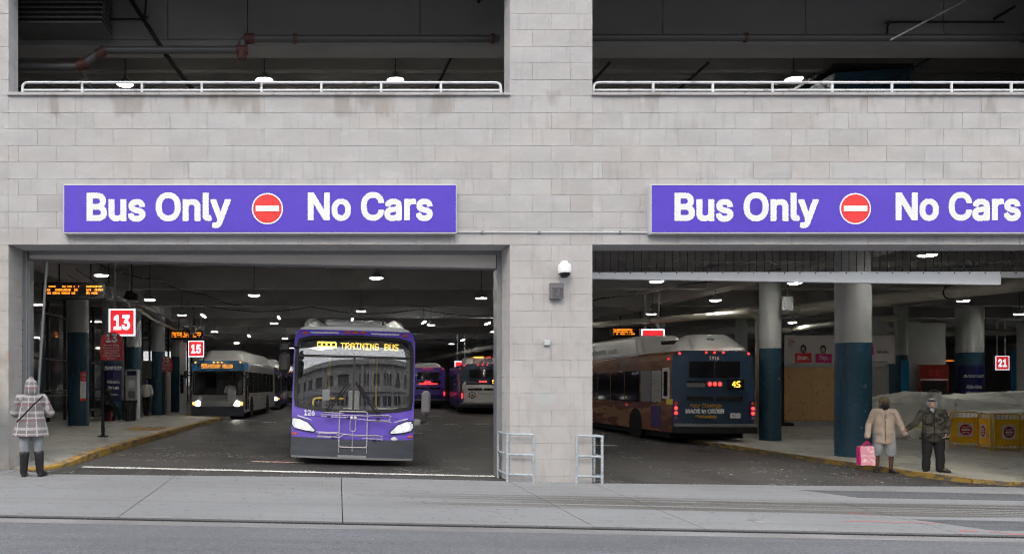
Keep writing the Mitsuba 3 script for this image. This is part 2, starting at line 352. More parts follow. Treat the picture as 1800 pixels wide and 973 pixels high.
M('denim_grey', mikit.proc(lambda p, n, uv: mi.Color3f(.24, .255, .28) * (.65 + .7 * F3(p.x * 9, p.y * 9, p.z * 6, 3))), .9, spec=.15)
M('cloth_black', (.018, .018, .02), .9, spec=.2)
M('cloth_grey', mikit.proc(lambda p, n, uv: mi.Color3f(.36, .37, .39) * (.7 + .6 * F3(p.x * 9, p.y * 9, p.z * 9, 3))), .95, spec=.1)
M('cloth_pale', (.60, .58, .54), .95, spec=.1)
M('cloth_olive', (.115, .10, .055), .95, spec=.1)
M('boot', (.014, .013, .014), .35)
M('bag_pink', mikit.proc(lambda p, n, uv: MX(mi.Color3f(.74, .33, .42), mi.Color3f(.80, .62, .66), SS(.56, .62, F3(p.x * 16, p.y * 3, p.z * 22, 3)))), .45)
M('leaf', (.34, .13, .04), .8)
M('spray_red', (.50, .10, .12), .8)
M('tape_yellow', (.70, .60, .04), .5)
M('led_off', (.012, .011, .01), .35)
M('shop_stone', mikit.proc(lambda p, n, uv: mi.Color3f(.36, .345, .33) * (.75 + .4 * F3(p.x * .8, p.y, p.z * 1.2, 4))), .9)
# ---------------------------------------------------------------- ground heights: the street and the forecourt fall to the right
def zg(x, y):
    k = np.interp(y, [-5, -1, 2, 10, 26], [.020, .023, .024, .018, .005])
    return -np.clip(x, -60, 20) * k
def drape(m, size=1.0, lift=0.0, rise=None):
    m = fine(m, size) if size else m.copy()
    v = m.vertices.copy(); h = lift if rise is None else lift + rise(v[:, 0], v[:, 1]) * (v[:, 2] > -.05)
    v[:, 2] += zg(v[:, 0], v[:, 1]) + h
    return trimesh.Trimesh(v, m.faces, process=False)
# ================================================================ SETTING
obj('ground', box(-400, 400, -400, 400, -3.2, -3.0), 'mat_street', kind='structure', label='wide ground below the street and the station')
# street, gutter, sidewalk
YK = -4.9
obj('street', drape(extz(sbox(-70, -26, 70, YK - .32), -.6, -.036), 3.0), 'mat_street', kind='structure', label='grey asphalt street along the bottom of the photo')
gut = extz(sbox(-40, YK - .32, 40, YK - .02), -.5, -.034); obj('gutter', drape(gut, 1.5), 'mat_gutter', kind='structure', label='narrow pale concrete gutter between street and sidewalk')
obj('gutter__joint', drape(extz(sbox(-40, YK - .025, 40, YK), -.4, -.018), 1.5), 'mat_tar')
obj('sidewalk', drape(extz(sbox(-30, YK, 30, -.2), -.5, -.03), 2.0), 'mat_joint_dirt', kind='structure', label='pale concrete sidewalk and bus driveway in front of the station')
xs = [-16, -10.5, -5.4, (-2.44, -2.52), (.30, .42), (3.37, 3.45), (4.73, 4.95), (7.85, 8.45), 12.6, 17, 23]
def edge_y(x): return float(np.interp(x, [-5.2, -4.9, 0, 5, 9, 13, 16], [-.02, -.62, -.05, 0, .4, 1.0, 1.3]))
lim = [(x if isinstance(x, tuple) else (x, x)) for x in xs]
def xat(t, y): return t[0] + (t[1] - t[0]) * (y - YK) / 4.9
patch1 = Polygon([(8.55, -.32), (14.5, -.12), (14.5, -1.15), (8.95, -1.3)]); patch2 = Polygon([(8.1, -3.72), (16, -3.6), (16, -4.45), (8.5, -4.55)])
for a, b in zip(lim, lim[1:]):
    for y0, y1 in ((YK, -2.36), (-2.36, None)):
        n = 9
        top = [(xat(b, 0) + (xat(a, 0) - xat(b, 0)) * i / (n - 1),) for i in range(n)]
        if y1 is None: tp = [(t[0], edge_y(t[0])) for t in top]
        else: tp = [(xat(b, y1), y1), (xat(a, y1), y1)]
        g = 0.007
        P = Polygon([(xat(a, y0), y0), (xat(b, y0), y0)] + tp).buffer(-g, join_style=2)
        if xat(a, 0) > 7: P = P.difference(patch1.buffer(.012)).difference(patch2.buffer(.012))
        obj('slab', drape(extz(P, -.2, 0), 1.6), 'mat_walk', 'sidewalk')
for q in (patch1, patch2):
    obj('asphalt_patch', drape(extz(q, -.2, -.004), 1.2), 'mat_asphalt_patch', 'sidewalk', label='dark asphalt patch let into the concrete')
def mark(pts, wd, mat, parent, name, lift=.004, **k):
    obj(name, drape(extz(LineString(pts).buffer(wd / 2, cap_style=2), -.002, 0), .6, lift=lift), mat, parent, **k)
for pts in ([(7.0, -4.02), (8.2, -4.05)], [(7.55, -3.2), (7.75, -3.42)], [(8.0, -4.72), (8.05, -4.62), (8.18, -4.66), (8.28, -4.60)], [(8.5, -4.84), (9.3, -4.8)], [(8.35, -4.66), (8.6, -4.86)]):
    mark(pts, .022, 'mat_spray_red', 'sidewalk', 'spray_mark')
cov = lathe([(0, .012), (.13, .012), (.135, .004), (.16, .004), (.16, -.05)], 24, at=(5.8, -4.15, 0))
obj('utility_cover', drape(cov, 0), 'mat_steel_grey', label='small round iron utility cover set in the sidewalk near the kerb', cat='utility cover')
# garage floor
gpoly = Polygon([(x, edge_y(x) - .005) for x in (-14, -5.2, -4.9, -2, 0, 3, 5, 9, 13, 16)] + [(62, 1.3), (62, 76), (-14, 76)])
obj('garage_floor', drape(extz(gpoly, -.3, -.012), 2.5), 'mat_garage_asphalt', kind='structure', label='dark asphalt floor of the bus lanes inside the station')
mark([(-4.5, .83), (-.5, .84), (3.38, .88)], .20, 'mat_marking', 'garage_floor', 'stop_line', -.008, label='white line across the lane at the driveway')
mark([(-1.42, 2.75), (-.3, 2.72)], .17, 'mat_marking_red', 'garage_floor', 'marking_bar', -.008, label='worn white bar with red paint in front of the purple bus')
for x in (-5.2, -3.85, -2.45, -1.0, .4, 1.8, 2.9, 4.25, 5.55, 6.9, 8.4):
    mark([(x, 21.4), (x + .62, 21.4)], .34, 'mat_marking', 'garage_floor', 'lane_dash', -.008)
mark([(-1.6, 24.5), (4.0, 24.5)], .12, 'mat_marking', 'garage_floor', 'lane_line', -.008); mark([(5.6, 20.0), (7.4, 20.0)], .08, 'mat_marking', 'garage_floor', 'lane_line', -.008)
for x, y in ((8.2, 10.0), (2.9, 14.5), (3.1, 26), (5.9, 30)): mark([(x, y), (x + .8, y)], .26, 'mat_marking', 'garage_floor', 'lane_dash', -.008)
# platforms with yellow kerbs
def platform(path, outer, label, rise, kw, km):
    P = Polygon(path + outer)
    k = obj('platform', drape(extz(P.difference(LineString(path).buffer(kw + .01)), -.2, 0), 1.0, rise=rise), 'mat_platform', kind='structure', label=label)
    L = LineString(path); s, n = 0, max(1, int(L.length / 1.5)); step = L.length / n
    for i in range(n):
        pts = [L.interpolate(s + step * (i + t)) for t in (0.006, .34, .67, .994)]
        seg = LineString([(q.x, q.y) for q in pts]).buffer(kw, cap_style=2)
        m = drape(extz(seg, -.2, .004), .7, rise=rise)
        obj('kerb', m, km, k)
    return k
rise_l = lambda x, y: .012 + .125 * np.clip((y - .0) / 2.6, 0, 1)
platL = platform([(-5.25, .05), (-5.0, .25), (-4.88, .8), (-4.82, 2.5), (-4.8, 6), (-4.75, 12), (-4.7, 18), (-4.62, 23.1), (-5.0, 23.6), (-6.5, 24.6), (-6.55, 45), (-6.5, 70)], [(-14, 70), (-14, .05)],
                 'concrete boarding platform on the left with a worn yellow kerb', rise_l, .10, 'mat_kerb_yellow')
rise_r = lambda x, y: .012 + .085 * np.clip((y - .2) / 2.2, 0, 1)
platR = platform([(16.2, 1.35), (13.6, 1.45), (13.15, 1.9), (12.85, 2.9), (12.72, 4.2), (12.5, 6.5), (12.25, 9.5), (12.15, 12.3), (13.0, 12.75), (14.25, 13.0), (14.3, 30), (14.3, 60)], [(30, 60), (61, 40), (61, 1.4)],
                 'wide concrete platform on the right with a worn yellow kerb', rise_r, .05, 'mat_kerb_worn')
obj('tactile_patch', drape(extz(sbox(-6.2, 11.0, -5.0, 13.2), -.01, .004), .8, rise=rise_l), 'mat_kerb_yellow', platL, label='yellow painted patch on the platform edge')
# ---------------------------------------------------------------- stone front
CO = .2990; Z0 = 4.196; NR = 9; SW = .6875
wall = thing('station_wall', 'pale grey stone front wall with two wide bus openings and a coping', 'wall')
obj('core', cat(box(-5.6, 3.48, .009, .46, Z0 + .09, 6.87), box(4.97, 14.0, .009, .46, Z0 + .09, 6.87)), 'mat_mortar', wall)
J = .0028
def tone(): return f'mat_stone{rng.choice([0, 0, 1, 2, 3, 3])}'
def pieces(x0, x1, z0, z1, off, y0, y1, parent, name='stone', mats=None):
    x = x0; k = math.floor((x0 - off) / SW) + 1
    cuts = [x0] + [off + SW * j for j in range(k, k + 60) if x0 + .12 < off + SW * j < x1 - .12] + [x1]
    for a, b in zip(cuts, cuts[1:]):
        d = rng.uniform(-.0035, .0035)
        obj(name, box(a + J, b - J, y0 + d, y1, z0 + J, z1 - J), mats or tone(), parent)
for r in range(NR):
    z0, z1 = Z0 + r * CO, Z0 + (r + 1) * CO
    off = -5.09 + (0 if r % 2 == 0 else SW / 2)
    pieces(-5.61, 3.48, z0, z1, off, 0, .13, wall); pieces(4.97, 14.0, z0, z1, off + 6.8, 0, .13, wall)
for a, b in ((-5.6, 3.48), (4.97, 14.0)):
    k = 0
    x = a
    while x < b - .1:
        x2 = min(x + SW, b); obj('soffit_panel', box(x + J, x2 - J, .14, .70, Z0 + rng.uniform(.002, .006), Z0 + .085), tone(), wall); x = x2
    x = a - .02
    while x < b - .1:
        x2 = min(x + .69, b + .0); obj('coping_stone', rbox(x + .003, x2 - .003, -.055 + rng.uniform(-.002, .002), .48, 6.888, 6.942, .006), f'mat_stone{rng.choice([2, 0, 2])}', wall); x = x2
obj('upper_band', cat(box(-7.1, 15.6, 0, .5, 8.93, 13.2), box(-40, -7.1, 0, .6, -.2, 13.2), box(15.6, 62, 0, .6, -1.2, 13.2)), 'mat_stone0', wall)  # unseen walls: band lowered and right bays closed to keep daylight out
def pillar(x0, x1, label, rows, low_mat, split, lo_r, hi_r, d_low=.70, d_up=.48):
    p = thing('stone_pillar', label, 'pillar')
    obj('core', box(x0 + .009, x1 - .009, .009, d_up - .03, -.6, 8.93), 'mat_mortar', p)
    for r in range(-16, 21):
        z0, z1 = Z0 + r * CO, Z0 + (r + 1) * CO
        if z0 > 8.8: break
        dep = d_low if z1 < Z0 + .01 else (.13 if z1 < Z0 + NR * CO + .01 else d_up)
        w = x1 - x0
        cuts = [x0] + ([x0 + .40, x0 + 1.09] if (r % 2 == 0) else [x0 + .745]) + [x1]
        if w > 1.8: cuts = sorted(set([x0] + [c for c in (x1 - .40 - (.345 if r % 2 else 0) - SW * j for j in range(40)) if c > x0 + .1] + [x1]))
        for a, b in zip(cuts, cuts[1:]):
            dd = rng.uniform(-.0035, .0035)
            low = z1 < Z0 + .01
            e0 = 0.002 if a != x0 else 0; e1 = .002 if b != x1 else 0
            obj('stone', box(a + (J if a != x0 else 0), b - (J if b != x1 else 0), dd, dep, z0 + J, z1 - J), low_mat if low else tone(), p)
    return p
pillar(3.48, 4.97, 'pale stone pillar between the two openings with camera and vent on it', 0, 'mat_stone_low', 1, 0, 0)
pillar(-8.2, -5.61, 'stained pale stone pier at the left edge of the photo', 0, 'mat_stone_pier', 1, 0, 0)
pillar(14.0, 15.5, 'pale stone pillar just beyond the right edge', 0, 'mat_stone_low', 1, 0, 0)
# upper railings
def railing(x0, x1, label, posts, lc, rc):
    t = thing('guard_railing', label, 'railing'); y = .12; zt, zl, zb = 7.175, 7.035, 6.94
    pts = ([(x0, y, zb)] if lc else []) + [(x0, y, zt), (x1, y, zt)] + ([(x1, y, zb)] if rc else [])
    obj('top_rail', tube(arc_path(pts, .11, 6), .024, 10), 'mat_rail_paint', t, smooth=40)
    obj('lower_rail', rod((x0, y, zl), (x1, y, zl), .02, 10), 'mat_rail_paint', t, smooth=40)
    for x in posts: obj('post', rod((x, y, zb), (x, y, zt), .024, 10), 'mat_rail_paint', t, smooth=40)
railing(-5.40, 3.34, 'white tubular guard railing above the left bus opening', [-5.40 + 1.092 * i for i in range(1, 8)], True, True)
railing(5.03, 13.9, 'white tubular guard railing above the right bus opening', [5.03 + 1.09 * i for i in range(1, 9)], True, False)
# the two signs
def bus_sign(x0, label):
    t = thing('lane_sign', label, 'sign', 'purple signs over the bus lanes'); x1 = x0 + 7.055; z0, z1 = 4.362, 5.248
    obj('case', rbox(x0, x1, -.17, -.002, z0, z1, .008), 'mat_grey_light', t)
    obj('panel', box(x0 + .02, x1 - .02, -.176, -.165, z0 + .03, z1 - .02), 'mat_sign_purple', t)
    S = lambda px: x0 + (px - 111) / 98.1
    obj('lettering', ext(fit('Bus Only', S(152.5), S(406), 4.617, .453, 1.45), -.181, -.174), 'mat_sign_white', t)
    obj('lettering', ext(fit('No Cars', S(541), S(760.5), 4.627, .448, 1.45), -.181, -.174), 'mat_sign_white', t)
    c = Point(S(470), 4.81)
    obj('emblem', ext(c.buffer(.28, quad_segs=16), -.181, -.174), 'mat_sign_white', t, label='round red no entry emblem')
    obj('disc', ext(c.buffer(.255, quad_segs=16), -.185, -.18), 'mat_sign_red', t + '__emblem')
    obj('bar', ext(sbox(c.x - .21, c.y - .05, c.x + .21, c.y + .055), -.189, -.184), 'mat_sign_white', t + '__emblem')
bus_sign(-4.567, 'purple sign reading Bus Only No Cars over the left opening')
bus_sign(5.96, 'purple sign reading Bus Only No Cars over the right opening')
t = thing('wall_conduit', 'thin painted conduit running along the wall between the two purple signs', 'conduit')
obj('pipe', rod((2.5, -.025, 4.42), (6.05, -.025, 4.41), .014, 8), 'mat_grey_light', t)
for x in (2.97, 4.0, 5.46): obj('clamp', rbox(x - .02, x + .02, -.042, 0, 4.39, 4.44, .004), 'mat_grey_mid', t)
# things on the pillar
t = thing('security_camera', 'white dome security camera on the stone pillar', 'camera')
obj('bracket', rbox(4.38, 4.46, -.16, 0, 3.80, 3.88, .01), 'mat_white_paint', t)
obj('housing', lathe([(0, .16), (.05, .16), (.06, .12), (.115, .09), (.12, -.03), (.105, -.06), (0, -.06)], 20, at=(4.42, -.16, 3.72)), 'mat_white_paint', t, smooth=35)
obj('dome', lathe([(.098, -.055), (.095, -.09), (.07, -.125), (.03, -.145), (0, -.148)], 20, at=(4.42, -.16, 3.72)), 'mat_black_gloss', t, smooth=40)
t = thing('wall_vent', 'grey louvred wall vent below the camera on the pillar', 'vent')
obj('frame', ext(sbox(4.19, 3.215, 4.415, 3.49).difference(sbox(4.205, 3.228, 4.40, 3.478)), -.13, .0), 'mat_vent_grey', t); obj('back', box(4.207, 4.398, -.05, -.02, 3.23, 3.476), 'mat_black_matt', t)
obj('hood', ext(sbox(4.206, 3.40, 4.399, 3.476), -.126, -.06), 'mat_vent_grey', t)
for i in range(9): obj('louvre', box(4.209 + i * .0215, 4.221 + i * .0215, -.122, -.05, 3.23, 3.398), 'mat_vent_grey', t)
t = thing('junction_box', 'small pale blue-grey junction box at mid height on the pillar', 'electrical box')
obj('body', rbox(4.085, 4.195, -.06, 0, 2.37, 2.47, .012), 'mat_galv', t); obj('cover', rbox(4.095, 4.185, -.066, -.06, 2.38, 2.46, .003), 'mat_grey_light', t)
# guard rails at the pillar foot
def guard(pts, label, posts):
    t = thing('bumper_rail', label, 'guard rail')
    z = [float(zg(p[0], p[1])) for p in pts]
    for p in posts: obj('post', rod((p[0], p[1], float(zg(*p)) - .02), (p[0], p[1], float(zg(*p)) + .87), .024, 10), 'mat_galv', t, smooth=40)
    for h in (.855, .49, .13): obj('rail', tube([(p[0], p[1], zz + h) for p, zz in zip(pts, z)], .022, 10), 'mat_galv', t, smooth=40)
guard([(3.40, .62), (3.40, -.12), (3.87, -.12)], 'galvanised guard frame round the left corner of the pillar foot', [(3.40, .62), (3.40, -.12), (3.87, -.12)])
guard([(4.64, -.14), (5.10, -.14), (5.10, .3)], 'galvanised guard frame round the right corner of the pillar foot', [(4.64, -.14), (5.10, -.14), (5.10, .3)])
# door gear of the two openings
t = thing('rolling_door', 'steel rolling door drawn up at the head of the left opening', 'rolling door')
obj('curtain', ext(Polygon([(-5.5, 4.30), (3.39, 4.30), (3.39, 3.87), (-5.5, 4.045)]), .765, .95), 'mat_door_steel', t)
obj('bottom_bar', ext(Polygon([(-5.5, 4.05), (3.39, 3.875), (3.39, 3.855), (-5.5, 4.03)]), .745, .97), 'mat_grey_mid', t)
obj('head_angle', box(-5.5, 3.39, .72, .75, 4.13, 4.30), 'mat_steel_grey', t)
for x in (-5.56, 3.45): obj('guide', cat(rbox(x - .05, x + .03, .71, .78, float(zg(x, .7)), 4.3, .008), rbox(x - .05, x + .05, .785, 1.05, float(zg(x, .7)), 4.3, .008)), 'mat_steel_grey', t)
t = thing('rolling_grille', 'open rolling grille with a white bottom rail hanging in the right opening', 'rolling grille')
wires = [rod((x, .95, 3.80), (x + rng.uniform(-.01, .01), .95, 4.35), .0075, 5) for x in np.arange(5.05, 14.0, .148)]
obj('links', cat(wires), 'mat_black', t, kind='stuff')
obj('rods', cat([rod((5.0, .95, z), (14, .95, z), .0035, 4) for z in np.arange(3.82, 4.34, .048)]), 'mat_grey_mid', t, kind='stuff')
obj('bottom_rail', ext(Polygon([(5.0, 3.815), (13.1, 3.83), (13.1, 3.58), (5.0, 3.70)]), .88, 1.0), 'mat_white_paint', t, label='white painted bottom rail of the grille')
obj('guide_rail', ext(Polygon([(13.1, 3.83), (14, 3.83), (14, 3.72), (13.1, 3.725)]), .90, 1.0), 'mat_grey_light', t)
for x in np.arange(5.1, 13.9, .296): obj('bolt', rod((x, .87, 3.80), (x, .885, 3.80), .012, 6), 'mat_black', t)
t = thing('hoist_chain_guard', 'slanted grey metal tube hanging beside the left pier', 'tube'); obj('tube', rod((-5.2, .9, 4.2), (-5.48, 1.0, .4), .028, 8), 'mat_steel_grey', t, smooth=40); obj('hook', tube([(-5.2, .9, 4.2), (-5.2, .93, 4.33), (-5.25, .95, 4.3)], .015, 6), 'mat_steel_grey', t)
# ---------------------------------------------------------------- lower station: ceiling, girders, walls
hall = thing('bus_station', 'dark concrete hall of the bus station behind the stone front', 'building')
obj('deck_slab', box(-14, 61, .5, 76, 5.98, 6.2), 'mat_ceiling', hall)
for i in range(10): obj('beam', box(-13.9, 60.9, 9.0 + 6.65 * i - .28, 9.0 + 6.65 * i + .28, 5.2, 5.985), 'mat_ceiling', hall)
for x in (-8.1, 14.6, 24.0, 37.0): obj('girder', box(x - .35, x + .35, 3.0, 74, 5.08, 5.9), 'mat_ceiling', hall)
obj('back_wall', box(-14, 61, 75, 75.4, -1.5, 6), 'mat_ceiling', hall)
obj('side_wall', box(61, 61.3, .6, 75, -1.5, 6), 'mat_ceiling', hall); obj('side_wall', box(-20.3, -20, .6, 75, -1.5, 6), 'mat_ceiling', hall)
obj('inner_wall', box(-14, 61, .62, .70, 4.4, 6), 'mat_ceiling', hall)
# upper parking deck
obj('deck_ceiling', box(-14, 61, .5, 42, 9.62, 9.9), 'mat_ceiling', hall)
for i in range(22): obj('ceiling_rib', box(-13.9, 60.9, 2.9 + 1.1 * i, 3.05 + 1.1 * i, 9.30, 9.63), 'mat_ceiling', hall)
xs = [-14, -7.6, -3.05, -1.43, 2.07, 4.4, 7.0, 9.9, 12.7, 15.5, 20]
for a, b in zip(xs, xs[1:]): obj('girder_panel', box(a + .008, b - .008, 1.8, 2.3, 8.68, 9.8), 'mat_deck_girder', hall)
obj('girder_ledge', box(-14, 20, 1.85, 2.5, 8.56, 8.675), 'mat_deck_girder', hall)
obj('upper_back_wall', box(-14, 61, 30, 30.4, 6.2, 9.9), 'mat_ceiling', hall); obj('upper_side_wall', box(-14.3, -14, .5, 30, 6.2, 9.9), 'mat_ceiling', hall)
t = thing('stair_enclosure', 'dark blue enclosure on the parking deck behind the right railing', 'enclosure'); obj('wall', ext(Polygon([(11.6, 6.2), (13.3, 6.2), (13.3, 8.78), (11.6, 8.66)]), 3.6, 6.5), 'mat_column_blue', t); obj('cap', box(11.55, 13.35, 3.55, 6.55, 8.79, 8.85), 'mat_black_matt', t)
t = thing('duct', 'corrugated metal duct under the parking deck ceiling at upper left', 'duct')
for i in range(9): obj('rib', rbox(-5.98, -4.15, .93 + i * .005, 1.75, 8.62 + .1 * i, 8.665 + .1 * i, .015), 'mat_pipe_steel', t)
obj('shell', rbox(-5.95, -4.22, .97, 1.75, 8.7, 9.45, .05), 'mat_black_matt', t)
def pipe_run(label, runs, r, mat, couplings=(), name='pipe_run', group=None):
    t = thing(name, label, 'pipe', group)
    for pts in runs: obj('pipe', tube(arc_path(pts, .12, 5), r, 14), mat, t, smooth=50)
    for a, b in couplings: obj('coupling', rod(a, b, r * 1.32, 12), 'mat_pipe_red', t, smooth=50)
    return t
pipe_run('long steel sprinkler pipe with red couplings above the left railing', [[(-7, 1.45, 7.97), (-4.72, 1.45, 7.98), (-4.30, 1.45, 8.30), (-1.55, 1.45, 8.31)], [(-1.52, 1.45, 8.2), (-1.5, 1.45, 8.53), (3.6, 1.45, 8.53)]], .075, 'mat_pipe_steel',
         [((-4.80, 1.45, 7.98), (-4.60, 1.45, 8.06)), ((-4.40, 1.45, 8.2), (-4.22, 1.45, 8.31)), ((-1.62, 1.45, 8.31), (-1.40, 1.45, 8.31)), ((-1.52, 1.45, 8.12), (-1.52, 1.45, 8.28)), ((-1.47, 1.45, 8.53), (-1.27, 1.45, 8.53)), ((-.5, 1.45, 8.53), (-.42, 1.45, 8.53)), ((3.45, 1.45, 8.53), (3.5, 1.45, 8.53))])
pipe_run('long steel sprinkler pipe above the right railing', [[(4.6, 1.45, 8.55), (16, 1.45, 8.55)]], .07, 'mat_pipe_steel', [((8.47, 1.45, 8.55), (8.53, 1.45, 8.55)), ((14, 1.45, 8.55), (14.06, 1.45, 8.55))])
pipe_run('slanted pale rod crossing the dark deck at upper right', [[(12.9, 1.2, 9.3), (11.2, 1.2, 8.4)]], .02, 'mat_pipe')
pipe_run('dark slanted conduit left of the sprinkler pipe elbow', [[(-3.9, 1.6, 9.6), (-3.0, 1.6, 8.2), (-2.3, 3.5, 7.6)]], .045, 'mat_black_matt')
pipe_run('thin dark branch pipe with a red elbow at upper left', [[(-4.4, 1.6, 8.98), (-3.48, 1.6, 8.98), (-3.42, 1.6, 9.6)]], .022, 'mat_black_matt', [((-3.50, 1.6, 8.98), (-3.40, 1.6, 9.03))])
pipe_run('thin dark branch pipe at upper right', [[(11.45, 1.65, 8.56), (11.45, 1.65, 8.95), (13.8, 1.65, 8.95)]], .02, 'mat_black_matt', [((11.42, 1.65, 8.93), (11.52, 1.65, 8.96))])
for (a, b), lb in zip((((3.3, 1.7, 9.5), (2.6, 3.4, 8.2)), ((6.2, 2.6, 8.5), (5.4, 5.0, 7.6)), ((8.3, 2.6, 8.5), (7.4, 5.0, 7.6)), ((13.9, 1.5, 9.2), (12.2, 4.5, 8.0))), ('over the left opening beside the stone pillar', 'at right nearest the stone pillar', 'at right left of the lit deck lamp', 'at the upper right edge')):
    pipe_run('dark brace under the deck ceiling ' + lb, [[a, b]], .03, 'mat_black_matt', name='ceiling_brace', group='dark braces under the parking deck ceiling')
t = thing('stair_stringer', 'lamp lit slanted metal stringer behind the left railing', 'stair'); obj('stringer', cat(ext(Polygon([(-5.25, 7.9), (-5.0, 7.9), (-4.35, 6.3), (-4.6, 6.3)]), 2.6, 2.75), ext(Polygon([(-4.85, 7.6), (-4.72, 7.6), (-4.1, 6.3), (-4.3, 6.3)]), 2.9, 3.0)), 'mat_alu', t); obj('handrail', rod((-5.0, 2.55, 8.3), (-4.2, 2.55, 6.9), .02), 'mat_steel_grey', t)
# ---------------------------------------------------------------- lamps
def pendant(x, y, z, label, rad=1.0, ctop=5.98):
    t = thing('ceiling_lamp', label, 'lamp', None)
    obj('shade', lathe([(.03, .2), (.06, .18), (.085, .1), (.20, .02), (.212, -.01), (.204, -.012), (.192, .01), (.08, .08), (0, .08)], 20, at=(x, y, z)), 'mat_steel_grey', t, smooth=40)
    obj('lens', lathe([(.19, -.002), (.17, -.032), (.115, -.05), (.05, -.057), (.0, -.059)][::-1], 20, at=(x, y, z)), 'mat_glow_white', t, emit=[LAMP * rad * c for c in (1, .96, .86)])
    obj('stem', rod((x, y, z + .19), (x, y, ctop), .012, 6), 'mat_black', t)
    return t
lamps = []
for x, y in ((-6.1, 8.3), (1.68, 8.9), (10.1, 9.7), (14.45, 10.1), (-2.2, 13.5), (5.8, 14.4), (-6.1, 15.0), (14.5, 15.2), (23.7, 15.4), (14.5, 4.7), (-6.1, 3.6), (1.7, 3.6), (10.1, 3.6), (26.5, 9.5), (1.8, 19.6), (10.2, 20.5), (14.5, 21.0), (23.5, 26.0), (-6.0, 21.5), (-2.2, 26.5), (5.8, 27.5), (30.5, 21), (1.8, 33), (-6, 33), (10.2, 33), (32, 34), (-2.2, 40), (5.8, 41), (1.8, 47), (-6, 46), (10, 47), (24, 44), (40, 27), (5.8, 54), (-2.2, 54), (1.8, 62)):  # frontmost row and a near one off right: unseen, added to brighten the bays
    lamps.append((x, y))
where = {}
order_y = sorted(set(y for _, y in lamps))
names = {(-6.1, 8.3): 'round ceiling lamp above the departure board at far left', (1.68, 8.9): 'round ceiling lamp straight above the purple training bus', (10.1, 9.7): 'round ceiling lamp just under the grille rail above the food advert bus',
         (14.45, 10.1): 'round ceiling lamp under the grille rail between the two blue columns', (-2.2, 13.5): 'large round ceiling lamp left of the purple training bus', (5.8, 14.4): 'round ceiling lamp right of the purple training bus near the stone pillar',
         (-6.1, 15.0): 'round ceiling lamp right of the lit number 13 sign', (14.5, 15.2): 'round ceiling lamp above the roof pod of the food advert bus', (23.7, 15.4): 'bright round ceiling lamp above the second man', (14.5, 4.7): 'round ceiling lamp seen through the rolling grille at right',
         (1.8, 19.6): 'round ceiling lamp just over the roof of the training bus', (23.5, 26.0): 'small round ceiling lamp between the two blue columns over the banner'}
for x, y in lamps:
    lab = names.get((x, y)); t = pendant(x, y, 4.75, lab or 'small round ceiling lamp deep in the dark hall or added unseen at its front')
    if not lab: labels[t]['group'] = 'small round lamps deep in the hall'
def tube_lamp(x, y, z, ang=90, L=1.25, rad=1.0):
    t = thing('fluorescent_lamp', 'slim white fluorescent lamp deep in the hall', 'lamp', 'slim fluorescent lamps under the ceiling'); c, s = math.cos(math.radians(ang)) * L / 2, math.sin(math.radians(ang)) * L / 2
    a, b = (x - c, y - s, z), (x + c, y + s, z); obj('tube', rod(a, b, .045, 8), 'mat_glow_white', t, emit=[12 * rad * q for q in (.95, 1, 1)])
    obj('batten', rod((a[0], a[1], z + .07), (b[0], b[1], z + .07), .04, 6), 'mat_grey_mid', t); obj('hanger', rod((x, y, z + .1), (x, y, 5.98), .01, 5), 'mat_black', t)
for q in ((-5.4, 24, 4.9), (-1.9, 25, 4.9), (1.7, 26.4, 4.9), (5.5, 28, 4.9), (9.0, 29, 4.9), (-4.6, 40, 4.9), (-1.2, 42, 4.9), (6.5, 43, 4.9), (10.5, 45, 4.9)): tube_lamp(*q)
for q in ((33.0, 29, 4.4, 60), (40.5, 30, 4.4, 40), (46, 34, 4.3, 15), (30, 40, 4.5, 30)): tube_lamp(*q)
for x, y, z, lab in ((-1.3, 5.0, 9.02, 'round lamp on the parking deck above the left sign lettering'), (1.87, 5.0, 9.02, 'round lamp on the parking deck nearest the stone pillar'), (11.5, 5.0, 9.04, 'round lamp on the parking deck above the right railing'), (-4.66, 5.0, 8.92, 'dimmer round lamp on the parking deck near the left pier')):
    pendant(x, y, z, lab, .55 if 'dimmer' in lab else 1.0, 9.62)
# ---------------------------------------------------------------- pipes of the hall
def big_pipe(label, pts, r, hang=()):
    t = pipe_run(label, [pts], r, 'mat_pipe', name='ceiling_pipe')
    for h in hang:
        h = np.array(h, float); ring = np.array([(math.cos(a) * (r + .02), 0, math.sin(a) * (r + .02)) for a in np.linspace(0, 2 * np.pi, 15)])
        obj('hanger', cat(tube(ring + h, .018, 5), rod(h + (0, 0, r), (h[0], h[1], 5.98), .012, 5)), 'mat_black', t)
big_pipe('pale ceiling pipe with a downpipe behind the food advert bus', [(9.2, 24, 4.2), (15.3, 14.3, 4.2), (15.6, 14.3, 4.05), (15.6, 14.3, -.2)], .12, [(13.2, 17.64, 4.2), (11.0, 21.1, 4.2)])
big_pipe('thick pale insulated pipe crossing behind the right blue column', [(15.2, 16.6, 4.35), (17.9, 15.6, 4.45), (19.0, 11.9, 4.5), (20.2, 7.6, 4.5), (21, 4, 4.5)], .2, [(18.4, 14.0, 4.48), (19.4, 10.4, 4.5)])
big_pipe('second pale ceiling pipe deeper behind the banner', [(24.4, 29, 4.5), (23.8, 23, 4.5), (24.6, 20, 4.5)], .14, [(24.2, 27, 4.5)])
big_pipe('long pale ceiling pipe over the dark bays at far right', [(30.5, 33, 4.5), (32.5, 28.5, 4.4), (44, 28, 4.4)], .16, [(35, 28.4, 4.4), (41, 28.1, 4.4)])
big_pipe('pale ceiling pipe far back right of the training bus', [(10.9, 78 - 4, 4.2), (11.4, 50, 4.2), (11.8, 36, 4.2)], .17, [(11.5, 46, 4.2)])
